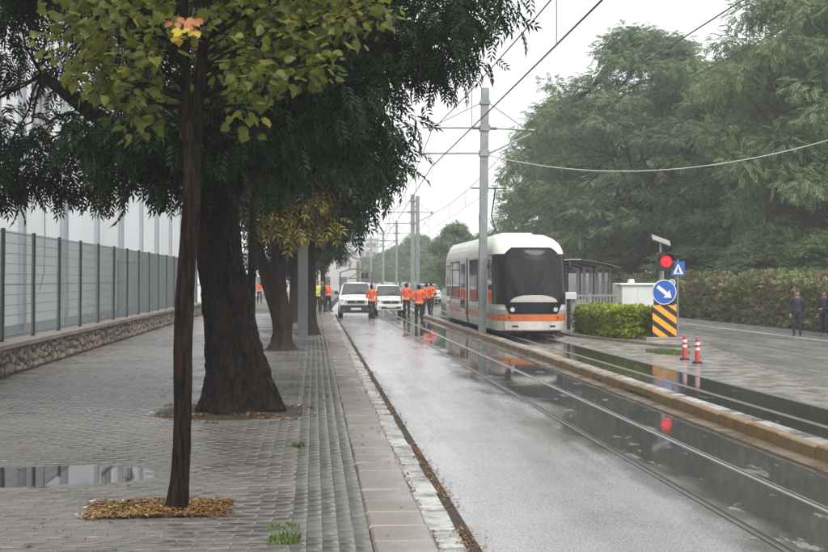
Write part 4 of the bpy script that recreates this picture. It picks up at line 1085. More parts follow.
def add_patch(name, m, parent, f, a0, a1, z, off, na=8, nz=8, thick=0.0):
    mb = MB(); mb.add(*patch(f, a0, a1, z, off, na, nz)); return mb.build(name, m, parent, smooth=True)

tram = tag(empty('tram', (7.08, 36.6, 0.05)), 'white and orange tram with black cab mask standing on the track', 'tram')
f = tram_surface(True)
ZL = [0.22, 0.3, 0.5, 0.66, 0.92, 1.0, 1.2, 1.25, 1.5, 1.8, 2.2, 2.55, 2.7, 2.85, 3.0, 3.1, 3.2, 3.28, 3.34, 3.39, 3.42]
def cab_section(parent, L, mirror=False, windows=()):
    """body of an end module with cab; side reaches arc length amax"""
    amax = 1.62 + L - 0.92
    na = 44
    def band(name, m, zs):
        mb = MB(); mb.add(*patch(f, -amax, amax, zs, 0.0, na)); return mb.build(name, m, parent, smooth=True)
    band('skirt', M['tram_white'], [0.22, 0.3, 0.42, 0.54])
    band('orange_band', M['tram_orange'], [0.54, 0.64, 0.75])
    band('waist_panel', M['tram_silver'], [0.75, 0.83, 0.9])
    band('body_side', M['tram_white'], [0.9, 1.0, 1.25, 1.5, 1.8, 2.2, 2.55, 2.7])
    rf = band('roof', M['tram_roof'], [z for z in ZL if z >= 2.7])
    # closing strip over the roof top
    mb = MB(); vs, fs = patch(f, -amax, amax, [3.419, 3.42], 0, na); n = na+1; top = vs[n:]; mb.add(top, [(i, i+1, n-2-i, n-1-i) for i in range(n//2-1)]); mb.build('roof_top', M['tram_roof'], rf, smooth=False)
    # cab glass wrapping to the sides, and the black mask
    for s in (-1, 1):
        a0, a1 = s*0.8, s*2.75
        g = add_patch('cab_side_window', M['tram_glass'], parent, f, a0, rr_edge(1.08, 2.72, 0.1, a1), (1.08, 2.72), 0.012, 12, 10)
    def mask(z):
        if z > 2.45: k = (z-2.45)/0.5; return 0.92-0.42*k**2.2
        if z < 1.2: return 0.92-0.26*((1.2-z)/0.45)**1.3
        return 0.92
    mk = add_patch('cab_mask', M['tram_black'], parent, f, lambda z: -mask(z), mask, [0.77, 0.85, 0.95, 1.08, 1.25, 1.5, 1.8, 2.1, 2.4, 2.55, 2.68, 2.78, 2.86, 2.92], 0.02, 16)
    def ws(z):
        if z > 2.4: return 0.8-0.30*((z-2.4)/0.42)**2.2
        if z < 1.34: return 0.8-0.1*((1.34-z)/0.2)**1.5
        return 0.8
    wsn = add_patch('windscreen', M['tram_glass'], parent, f, lambda z: -ws(z), ws, [1.14, 1.22, 1.34, 1.6, 1.9, 2.15, 2.4, 2.52, 2.64, 2.74, 2.81], 0.032, 16)
    def ds(z): t = (z-1.14)/0.24; return 0.66*math.sqrt(max(0.02, 1-t**2))
    add_patch('dashboard', M['tram_dash'], parent, f, lambda z: -ds(z), ds, [1.15, 1.21, 1.27, 1.32, 1.36, 1.375], 0.04, 12)
    # destination display behind the top of the glass
    add_patch('destination_board', M['tram_black'], parent, f, -0.5, 0.5, (2.48, 2.66), 0.045, 10, 3)
    wp = MB(); p1 = f(0.05, 1.4); p2 = f(0.42, 2.25); wp.tube([p1+Vector((0, -0.06, 0)), p2+Vector((0, -0.06, 0))], 0.014, 5); wp.build('wiper', M['rubber'], wsn)
    # coupling cover with slots, headlights
    cp = add_patch('coupling_cover', M['tram_white'], parent, f, -0.86, 0.86, (0.26, 0.535), 0.035, 16, 4)
    add_patch('cover_band', M['tram_orange'], parent, f, -0.86, 0.86, (0.537, 0.76), 0.036, 16, 4)
    for s in (-1, 1):
        add_patch('slot', M['under'], cp, f, s*0.5-0.1, s*0.5+0.1, (0.35, 0.405), 0.045, 3, 1)
        add_patch('fog_lamp', M['rubber'], cp, f, s*0.68-0.03, s*0.68+0.03, (0.62, 0.68), 0.045, 2, 2)
        c = f(s*0.6, 0.91); lm_ = MB(); 
        lm_.tube([c+Vector((0, -0.075, 0)), c+Vector((s*0.01, 0.06, 0))], [0.07, 0.07], 18); lm_.build('headlight', M['lamp_glass'], mk)
        lm_ = MB(); lm_.tube([c+Vector((0, -0.06, 0)), c+Vector((0, 0.06, 0))], [0.095, 0.1], 18); lm_.build('headlight_ring', M['rubber'], mk)
        # mirror-camera pod
        c = f(s*1.5, 2.5); d = MB(); d.tube([c, c+Vector((s*0.16, -0.05, 0.02)), c+Vector((s*0.2, -0.05, -0.22))], [0.03, 0.03, 0.05], 8); d.build('mirror', M['plastic'], parent)
        for a0, a1, kind in windows:
            if kind == 'door': side_door(parent, f, s, a0, a1)
            else: side_window(parent, f, s, a0, a1)
    u = MB(); u.box((-0.95, 0.35, 0.1), (0.95, L, 0.5)); u.build('underframe', M['under'], parent)
    for yb in (2.6, 4.4):
        for s in (-1, 1):
            wv = MB(); wv.tube([(s*0.42, yb, 0.3), (s*0.53, yb, 0.3)], 0.3, 20); wv.build('wheel', M['under'], parent)
    fl = MB(); fl.box((-TW+0.06, 1.4, 0.6), (TW-0.06, L, 0.64)); fl.build('floor', M['under'], parent)
def side_window(parent, f, s, a0, a1, z0=1.08, z1=2.62):
    lo, hi = (a0, a1)
    o = MB(); o.add(*patch(f, s*lo, s*hi, (z0, z1), 0.008, 4, 4)); w_ = o.build('window', M['rubber'], parent)
    g = MB(); g.add(*patch(f, rr_edge(z0+0.03, z1-0.03, 0.09, s*(lo+0.12)), rr_edge(z0+0.03, z1-0.03, 0.09, s*(hi-0.04)), (z0+0.04, z1-0.36), 0.014, 4, 8)); g.build('pane', M['tram_glass'], w_)
    g = MB(); g.add(*patch(f, s*(lo+0.05), s*(hi-0.05), (z1-0.32, z1-0.05), 0.014, 4, 2)); g.build('top_light', M['car_glass'], w_)
    g = MB(); g.add(*patch(f, s*(lo+0.15), s*(hi-0.15), (z0+0.06, z0+0.42), 0.018, 4, 2)); g.build('seat_backs', M['seat_red'], w_)
def side_door(parent, f, s, a0, a1):
    o = MB(); o.add(*patch(f, s*a0, s*a1, (0.34, 2.66), 0.01, 4, 8)); d = o.build('door', M['tram_white'], parent)
    m_ = (a0+a1)/2
    for lo, hi in ((a0+0.06, m_-0.02), (m_+0.02, a1-0.06)):
        g = MB(); g.add(*patch(f, s*(lo+0.05), s*(hi-0.05), (0.75, 2.5), 0.016, 3, 6)); g.build('pane', M['tram_glass'], d)
cab_section(tram, 7.3, windows=((3.15, 5.1, 'win'), (5.3, 7.5, 'win')))
# middle module
def mid_module(parent, y0, L, items):
    prof = [(TW-0.04, 0.22), (TW, 0.5), (TW, 2.6), (TW-0.02, 2.8), (TW-0.08, 3.0), (TW-0.17, 3.2), (TW-0.26, 3.32), (TW-0.35, 3.42)]
    def fm(a, z):
        s = 1 if a >= 0 else -1
        for (x0, za), (x1, zb) in zip(prof[:-1], prof[1:]):
            if za <= z <= zb: x = x0+(x1-x0)*(z-za)/(zb-za); break
        else: x = prof[0][0] if z < 1 else prof[-1][0]
        return Vector((s*x, y0+abs(a), z))
    for s in (-1, 1):
        for nm, m, zs in (('skirt', 'tram_white', [0.22, 0.5, 0.54]), ('orange_band', 'tram_orange', [0.54, 0.75]), ('waist_panel', 'tram_silver', [0.75, 0.9]), ('body_side', 'tram_white', [0.9, 1.5, 2.6, 2.7])):
            mb = MB(); mb.add(*patch(fm, s*0.0001, s*L, zs, 0, 4)); mb.build(nm, M[m], parent)
        for a0, a1, kind in items:
            (side_door if kind == 'door' else side_window)(parent, fm, s, a0, a1)
    mb = MB(); vs = []; fs = []; rp = [(x, z) for x, z in prof if z >= 2.6]; rp = [(-TW+0.005, 2.7)] + [(-x, z) for x, z in rp[1:]] + [(x, z) for x, z in rp[:0:-1]] + [(TW-0.005, 2.7)]
    for yy in (y0, y0+L): vs += [(x, yy, z) for x, z in rp]
    n = len(rp); fs = [(i, i+1, i+1+n, i+n) for i in range(n-1)] + [tuple(range(n)), tuple(range(n, 2*n))]
    mb.add(vs, fs); mb.build('roof', M['tram_roof'], parent)
    for ya_ in (y0+0.01, y0+L-0.06): e = MB(); e.box((-TW+0.05, ya_, 0.24), (TW-0.05, ya_+0.05, 2.69)); e.build('end_wall', M['tram_silver'], parent)
    e = MB(); e.box((-1.0, y0+0.1, 0.1), (1.0, y0+L-0.1, 0.5)); e.build('underframe', M['under'], parent)
def bellows(parent, y0, y1, hw=1.02):
    mb = MB(); n = 6
    for i in range(n):
        a = y0+(y1-y0)*i/n; b = y0+(y1-y0)*(i+0.8)/n; mb.box((-hw+0.03*(i % 2), a, 0.35), (hw-0.03*(i % 2), b, 3.15-0.04*(i % 2)))
    return mb.build('bellows', M['rubber'], parent)
bellows(tram, 7.3, 7.72)
mid_module(tram, 7.72, 7.0, ((0.35, 1.85, 'door'), (2.05, 4.3, 'win'), (4.45, 5.1, 'win'), (5.3, 6.7, 'door')))
bellows(tram, 14.72, 15.1)
# rear module follows the bend of the track
rear = empty('rear_module', (0.12, 15.15, 0)); rear.parent = tram; rear.rotation_euler = (0, 0, R(-6.5))
mid_module(rear, 0.0, 6.5, ((0.35, 2.4, 'win'), (2.7, 4.1, 'door'), (4.3, 6.2, 'win')))
# roof equipment and current collector
q = MB(); q.box((-0.55, 3.2, 3.3), (0.55, 5.6, 3.52), 0.05); q.build('roof_unit', M['tram_roof'], tram)
q = MB(); q.tube([(-0.4, 9.4, 3.42), (-0.25, 10.6, 4.5), (-0.25, 9.6, 5.55)], 0.03, 6); q.tube([(0.4, 9.4, 3.42), (0.25, 10.6, 4.5), (0.25, 9.6, 5.55)], 0.03, 6); q.tube([(-0.75, 9.6, 5.58), (0.75, 9.6, 5.58)], 0.03, 6); q.build('pantograph', M['under'], tram)
# dents: seam lines between side panels
for a in (2.9, 5.2):
    for s in (-1, 1):
        add_patch('panel_seam', M['tram_silver'], tram, f, s*a, s*(a+0.025), (0.25, 3.05), 0.006, 1, 14)

# ------------------------------------------------------------------ signs, signal, bollards, cabinet
sg = gr(665, 344, 0.2); SX, SYY = 10.42, 33.6
t = tag(empty('hazard_board', (SX, SYY, 0.0)), 'amber and black diagonally striped hazard board on the platform nose', 'sign')
q = MB(); q.box((-0.62, -0.28, 0.12), (0.55, 0.35, 0.22), 0.02); q.build('plinth', M['kerb'], t)
q = MB(); q.box((-0.37, -0.05, 0.22), (0.37, 0.05, 1.17)); q.build('board', M['sign_black'], t)
# stripes as thin plates clipped to the board
def clip_poly(poly, x0, x1, z0, z1):
    def cl(p, inside, inter):
        out = []
        for i in range(len(p)):
            a, b = p[i], p[(i+1) % len(p)]
            if inside(a): out.append(a)
            if inside(a) != inside(b): out.append(inter(a, b))
        return out
    def lx(v): return lambda a, b: (v, a[1]+(b[1]-a[1])*(v-a[0])/(b[0]-a[0]))
    def lz(v): return lambda a, b: (a[0]+(b[0]-a[0])*(v-a[1])/(b[1]-a[1]), v)
    for ins, it in ((lambda p: p[0] >= x0, lx(x0)), (lambda p: p[0] <= x1, lx(x1)), (lambda p: p[1] >= z0, lz(z0)), (lambda p: p[1] <= z1, lz(z1))):
        if not poly: return poly
        poly = cl(poly, ins, it)
    return poly
for k in range(-1, 4):
    zc = 0.34 + k*0.37; pl = [(-0.6, zc+0.32+0.09), (-0.6, zc+0.32-0.09-0.02), (0.6, zc-0.56-0.09), (0.6, zc-0.56+0.11)]
    pl = clip_poly(pl, -0.365, 0.365, 0.225, 1.165)
    if len(pl) >= 3: q = MB(); q.plate(pl, -0.058, -0.051); q.build('stripe', M['sign_amber'], t)
q = MB(); q.tube([(0.0, 0.12, 0.3), (0.0, 0.12, 2.2)], 0.04, 10); q.build('post', M['galv'], t)
t = tag(empty('keep_right_sign', (SX, SYY-0.02, 1.19)), 'round blue sign with white arrow pointing down right above the striped board', 'sign')
q = MB(); q.plate(circle(0, 0.37, 0.37, 36), -0.02, 0.02); q.build('rim', M['sign_white'], t)
q = MB(); q.plate(circle(0, 0.37, 0.345, 36), -0.026, -0.0205); q.build('face', M['sign_blue'], t)
def rot2(pts, a, cx, cz): ca, sa = math.cos(a), math.sin(a); return [(cx+x*ca-z*sa, cz+x*sa+z*ca) for x, z in pts]
arrow = [(-0.27, -0.055), (0.08, -0.055), (0.08, -0.15), (0.28, 0.0), (0.08, 0.15), (0.08, 0.055), (-0.27, 0.055)]
q = MB(); q.plate(rot2(arrow, R(-38), 0, 0.37), -0.032, -0.0265); q.build('arrow', M['sign_white'], t)

t = tag(empty('warning_signal', (10.62, 34.6, 0.12)), 'lit red warning signal with small solar panel behind the round blue sign', 'traffic light')
q = MB(); q.tube([(0, 0, 0), (0, 0, 3.0)], 0.04, 10); q.build('pole', M['galv'], t)
def octo(cx, cz, h, c): return [(cx-h+c, cz-h), (cx+h-c, cz-h), (cx+h, cz-h+c), (cx+h, cz+h-c), (cx+h-c, cz+h), (cx-h+c, cz+h), (cx-h, cz+h-c), (cx-h, cz-h+c)]
q = MB(); q.plate(octo(0.12, 2.37, 0.27, 0.05), -0.2, -0.05); q.build('housing', M['sign_black'], t)
q = MB(); c = (0.12, 2.37)
n = 24; rings = [(0.18, -0.203), (0.165, -0.23), (0.1, -0.255), (0.0, -0.262)]
vs = []; fs = []
for r_, yy in rings[:-1]: vs += [(c[0]+r_*math.cos(2*math.pi*i/n), yy, c[1]+r_*math.sin(2*math.pi*i/n)) for i in range(n)]
vs.append((c[0], rings[-1][1], c[1]))
for k in range(2):
    for i in range(n): a = k*n+i; b = k*n+(i+1) % n; fs.append((a, b, b+n, a+n))
fs += [(2*n+i, 2*n+(i+1) % n, 3*n) for i in range(n)]
q.add(vs, fs); q.build('red_lens', M['red_lens'], t, smooth=True)
q = MB(); vs = []; fs = []
for r_, yy in ((0.235, -0.2), (0.235, -0.42)):
    vs += [(c[0]+r_*math.cos(R(10)+R(160)*i/16), yy + (0.12 if False else 0), c[1]+r_*math.sin(R(10)+R(160)*i/16)) for i in range(17)]
fs = [(i, i+1, i+18, i+17) for i in range(16)]; q.add(vs, fs); q.build('visor', M['sign_black'], t)
q = MB(); q.box((-0.3, -0.17, -0.015), (0.3, 0.17, 0.015)); o = q.build('solar_panel', M['pole_grey'], t); o.location = (0.02, 0, 3.02); o.rotation_euler = (R(30), R(20), 0)
t = tag(empty('crossing_sign', (11.82, 36.6, 0.12)), 'small square blue pedestrian crossing sign with white triangle on a thin post', 'sign')
q = MB(); q.tube([(0, 0.04, 0), (0, 0.04, 2.45)], 0.028, 8); q.build('post', M['galv'], t)
q = MB(); q.plate([(-0.22, 1.93), (0.22, 1.93), (0.22, 2.4), (-0.22, 2.4)], -0.012, 0.012); q.build('plate', M['sign_blue'], t)
q = MB(); q.plate([(-0.17, 1.99), (0.17, 1.99), (0.0, 2.34)], -0.02, -0.0125); q.build('triangle', M['sign_white'], t)
q = MB(); q.plate(circle(0, 2.2, 0.024, 12), -0.026, -0.0205); q.plate([(-0.02, 2.17), (0.02, 2.17), (0.035, 2.08), (0.07, 2.02), (0.045, 2.01), (0.0, 2.07), (-0.04, 2.01), (-0.065, 2.02), (-0.03, 2.1)], -0.026, -0.0205); q.build('walking_figure', M['sign_black'], t)
q = MB()
for rr0 in range(1):
    ring = circle(-0.2, 1.7, 0.12, 20); inn = circle(-0.2, 1.7, 0.085, 20)
    n = 20; vs = [(x, -0.01, z) for x, z in ring] + [(x, -0.01, z) for x, z in inn] + [(x, 0.01, z) for x, z in ring] + [(x, 0.01, z) for x, z in inn]
    fs = [(i, (i+1) % n, (i+1) % n+n, i+n) for i in range(n)] + [(i+2*n, i+3*n, (i+1) % n+3*n, (i+1) % n+2*n) for i in range(n)] + [(i, i+2*n, (i+1) % n+2*n, (i+1) % n) for i in range(n)]
    q.add(vs, fs)
q.box((-0.26, -0.008, 1.66), (-0.14, 0.008, 1.69)); q.box((-0.26, -0.008, 1.72), (-0.14, 0.008, 1.75)); q.build('ring_bracket', M['sign_white'], t)

def bollard(p, label):
    t = tag(empty('bollard', p), label, 'bollard', 'red and white bollards on the pavement')
    def zone(nm, z0, z1, r0, r1, m): q = MB(); q.tube([(0, 0, z0), (0, 0, z1)], [r0, r1], 14); q.build(nm, M[m], t)
    q = MB(); q.tube([(0, 0, 0), (0, 0, 0.05)], [0.12, 0.1], 14); q.build('base', M['rubber'], t)
    zone('post', 0.05, 0.3, 0.055, 0.053, 'bollard_red'); zone('white_band', 0.3, 0.36, 0.0545, 0.0545, 'sign_white'); zone('post', 0.36, 0.42, 0.052, 0.052, 'bollard_red')
    zone('white_band', 0.42, 0.48, 0.0535, 0.0535, 'sign_white'); zone('post', 0.48, 0.56, 0.052, 0.045, 'bollard_red')
bollard((8.62, 26.2, 0.056), 'red bollard with white bands, the one closer to the striped board')
bollard((8.55, 25.1, 0.056), 'red bollard with white bands, the one farther from the striped board')
p = gr(694, 321, -0.16)
t = tag(empty('delineator_post', (p.x-1.0, p.y, -0.16)), 'slim white roadside post in front of the hedge', 'post'); t.rotation_euler = (0, R(4), 0)
q = MB(); q.tube([(0, 0, 0), (0, 0, 0.85)], [0.05, 0.045], 10); q.build('shaft', M['sign_white'], t); q = MB(); q.tube([(0, 0, 0.6), (0, 0, 0.7)], 0.051, 10); q.build('band', M['sign_black'], t)

t = tag(empty('service_cabinet', (12.0, 42.3, 0.0)), 'tall pale grey-green metal service cabinet behind the clipped hedge', 'cabinet')
q = MB(); q.box((-0.6, -0.4, 0.08), (0.6, 0.4, 1.72), 0.015); q.build('body', M['cabinet'], t)
q = MB(); q.box((-0.68, -0.48, 1.722), (0.68, 0.48, 1.8), 0.03); q.build('lid', M['cabinet'], t)
q = MB(); q.box((-0.62, -0.42, -0.01), (0.62, 0.42, 0.08)); q.build('foot', M['under'], t)
for s in (-1, 1): q = MB(); q.box((s*0.29-0.28, -0.412, 0.14), (s*0.29+0.28, -0.402, 1.66)); d = q.build('door', M['cabinet'], t)
q = MB(); q.box((0.03, -0.43, 0.85), (0.06, -0.413, 1.0)); q.build('handle', M['rubber'], d)
t = tag(empty('service_cabinet', (12.6, 44.6, 0.0)), 'second service cabinet with domed vents just behind the tall pale one', 'cabinet')
q = MB(); q.box((-0.75, -0.4, 0.0), (0.6, 0.4, 1.78), 0.02); q.build('body', M['cabinet'], t)
q = MB(); q.tube([(-0.1, 0, 1.78), (-0.1, 0, 1.95)], [0.16, 0.12], 12); q.build('vent', M['cabinet'], t)
q = MB(); q.box((0.605, -0.35, 0.75), (0.95, 0.3, 1.55)); q.build('meter_box', M['sign_black'], t)

# tram stop shelter
t = tag(empty('tram_shelter', (9.95, 47, 0.12)), 'grey steel tram stop shelter with pale curved roof beside the tram', 'shelter')
for i, yy in enumerate((0, 2.6, 5.2, 7.8)):
    for xx in (0.15, 2.3):
        q = MB(); q.box((xx-0.05, yy-0.05, 0), (xx+0.05, yy+0.05, 2.35)); q.build('post', M['shelter_frame'], t)
    q = MB(); q.tube([(-0.25, yy, 2.45), (0.6, yy, 2.6), (1.3, yy, 2.56), (2.5, yy, 2.3)], 0.04, 6); q.build('rafter', M['shelter_frame'], t)
prof = [(-0.4, 2.47), (0.1, 2.58), (0.6, 2.655), (1.0, 2.65)]
def sheet(prof, y0, y1, th):
    mb = MB(); n = len(prof); vs = [(x, yy, z) for yy in (y0, y1) for x, z in prof] + [(x, yy, z-th) for yy in (y0, y1) for x, z in prof]
    fs = [(i, i+1, i+1+n, i+n) for i in range(n-1)] + [(i+2*n, i+3*n, i+1+3*n, i+1+2*n) for i in range(n-1)] + [(i, i+2*n, i+1+2*n, i+1) for i in range(n-1)] + [(i+n, i+1+n, i+1+3*n, i+3*n) for i in range(n-1)] + [(0, n, 3*n, 2*n), (n-1, 3*n-1, 4*n-1, 2*n-1)]
    return mb.add(vs, fs)
sheet(prof, -0.5, 8.3, 0.03).build('roof_sheet', M['shelter_roof'], t)
sheet([(1.02, 2.645), (1.6, 2.56), (2.2, 2.44), (2.7, 2.3)], -0.5, 8.3, 0.03).build('roof_sheet', M['shelter_frame'], t)
for k in range(6):
    q = MB(); x = 0.9+k*0.27
    q.box((x, -0.02, 0.1), (x+0.13, 0.02, 2.3)); q.build('slat', M['shelter_frame'], t)
for yy in (0.1, 2.7, 5.3):
    q = MB(); q.box((2.28, yy, 0.25), (2.32, yy+2.4, 2.1)); q.build('glass_panel', M['shelter_glass'], t)
q = MB(); q.box((1.7, 1.0, 0.4), (2.15, 5.5, 0.46)); q.box((1.75, 1.2, 0), (1.8, 1.3, 0.4)); q.box((1.75, 5.2, 0), (1.8, 5.3, 0.4)); q.build('bench', M['shelter_frame'], t)
# platform railing
t = tag(empty('platform_railing', (9.4, 44.2, 0.12)), 'grey vertical-bar railing across the end of the tram platform', 'railing')
for k in range(22):
    q = MB(); x = 0.0+k*0.125; q.box((x, -0.02, 0.08), (x+0.05, 0.02, 1.15)) ; q.build('bar', M['galv'], t)
q = MB(); q.box((-0.06, -0.03, 1.15), (2.8, 0.03, 1.22)); q.box((-0.06, -0.028, 0.05), (2.8, 0.028, 0.079)); q.build('rail', M['galv'], t)
for x in (-0.06, 1.35, 2.76): q = MB(); q.box((x-0.03, -0.035, 0), (x+0.03, 0.035, 1.3)); q.build('post', M['galv'], t)
# ticket validator gate
t = tag(empty('ticket_gate', (9.0, 40.2, 0.12)), 'dark ticket validator post with white head beside the tram front', 'ticket gate')
q = MB(); q.box((-0.05, -0.06, 0), (0.06, 0.08, 1.12)); q.build('post', M['sign_black'], t)
q = MB(); q.box((-0.2, -0.14, 1.121), (0.26, 0.14, 1.36), 0.03); q.build('head', M['cabinet'], t)
q = MB(); q.box((0.12, -0.02, 0.08), (0.62, 0.02, 1.1)); q.build('panel', M['galv'], t)
q = MB(); q.box((-0.25, -0.2, 0), (0.7, 0.2, 0.04)); q.build('base_plate', M['galv'], t)

# low guard rail and small sign behind the long hedge
t = tag(empty('guard_rail', (21.6, 36, -0.1)), 'thin dark rail fence above the hedge top', 'fence')
for k in range(12): q = MB(); q.box((-0.04, k*3-0.04, 0), (0.04, k*3+0.04, 2.25)); q.build('post', M['shelter_frame'], t)
q = MB(); q.box((-0.02, -0.1, 2.12), (0.02, 33.1, 2.2)); q.build('rail', M['shelter_frame'], t)
p = at(761, 279, 54)
t = tag(empty('small_sign', (p.x+0.2, p.y, -0.1)), 'small white plate on a post poking above the hedge', 'sign')
q = MB(); q.tube([(0, 0.03, 0), (0, 0.03, 2.35)], 0.025, 8); q.build('post', M['galv'], t); q = MB(); q.plate([(-0.11, 2.05), (0.11, 2.05), (0.11, 2.4), (-0.11, 2.4)], -0.01, 0.005); q.build('plate', M['sign_white'], t)

# far apartment block
p = at(365, 279, 380)
t = tag(empty('apartment_block', (p.x, p.y, -0.4)), 'hazy tall apartment block at the far end of the street', 'building')
q = MB(); q.box((-4.5, 0, 0), (4.5, 12, 15.5)); q.build('wall', M['block'], t)
q = MB(); q.box((-4.8, -0.3, 15.5), (4.8, 12.3, 15.9)); q.build('roof', M['pilaster'], t)
for r_ in range(5):
    for c_ in range(4):
        q = MB(); x = -3.9+c_*2.1; z = 1.2+r_*2.9; q.box((x, -0.06, z), (x+1.3, 0.02, z+1.5)); w_ = q.build('window', M['frame_grey'], t)
        q = MB(); q.box((x+0.08, -0.1, z+0.08), (x+1.22, -0.061, z+1.42)); q.build('pane', M['pane_dark'], w_)
for k, (px, D, wd, H, lab) in enumerate(((338, 300, 16, 6.5, 'low hazy building past the street trees'), (318, 240, 14, 8, 'hazy white building closing the sidewalk view'), (296, 210, 22, 7, 'hazy pale building between the street trees'))):
    p = at(px, 279, D); t = tag(empty('far_building', (p.x, p.y, -0.4)), lab, 'building')
    q = MB(); q.box((-wd/2, 0, 0), (wd/2, 10, H)); q.build('wall', M['block'] if k != 1 else M['plaster'], t)
    q = MB(); q.box((-wd/2-0.3, -0.3, H), (wd/2+0.3, 10.3, H+0.35)); q.build('roof', M['pilaster'], t)
    for r_ in range(2):
        for c_ in range(int(wd/3)):
            q = MB(); x = -wd/2+0.8+c_*3; z = 1.2+r_*3.4; q.box((x, -0.06, z), (x+1.5, 0.02, z+1.6)); w_ = q.build('window', M['frame_grey'], t)
            q = MB(); q.box((x+0.08, -0.1, z+0.08), (x+1.42, -0.061, z+1.52)); q.build('pane', M['pane_dark'], w_)

# ------------------------------------------------------------------ vehicles
def loft(mb, stations):
    """stations: y, list of (x,z) half profile bottom centre -> top centre"""
    n = len(stations[0][1]); vs = []; fs = []
    for y, pr in stations:
        vs += [(x, y, z) for x, z in pr] + [(-x, y, z) for x, z in pr[::-1]]
    m_ = 2*n
    for i in range(len(stations)-1):
        for k in range(m_-1):
            a = i*m_+k; fs.append((a, a+1, a+1+m_, a+m_))
        fs.append((i*m_+m_-1, i*m_, i*m_+m_, i*m_+2*m_-1))
    fs.append(tuple(range(m_-1, -1, -1))); fs.append(tuple((len(stations)-1)*m_+k for k in range(m_)))
    mb.add(vs, fs)
def wheel(parent, x, y, r=0.32, w_=0.2):
    s = 1 if x > 0 else -1
    q = MB(); q.tube([(x-w_/2, y, r), (x-w_/2+0.03, y, r), (x+w_/2-0.03, y, r), (x+w_/2, y, r)], [r*0.92, r, r, r*0.92], 24); wh = q.build('wheel', M['rubber'], parent, smooth=False)
    q = MB(); q.tube([(x+s*(w_/2-0.015), y, r), (x+s*(w_/2+0.008), y, r)], [r*0.62, r*0.58], 16); q.build('rim', M['rim'], wh)
def half(w_, zb, belt, wr, roof):
    return [(0.0, zb), (w_*0.86, zb), (w_*0.97, zb+0.1), (w_, (zb+belt)/2), (w_*0.985, belt-0.06), (w_*0.96, belt), (wr, roof-0.12), (wr*0.9, roof-0.03), (wr*0.6, roof), (0.0, roof+0.015)]
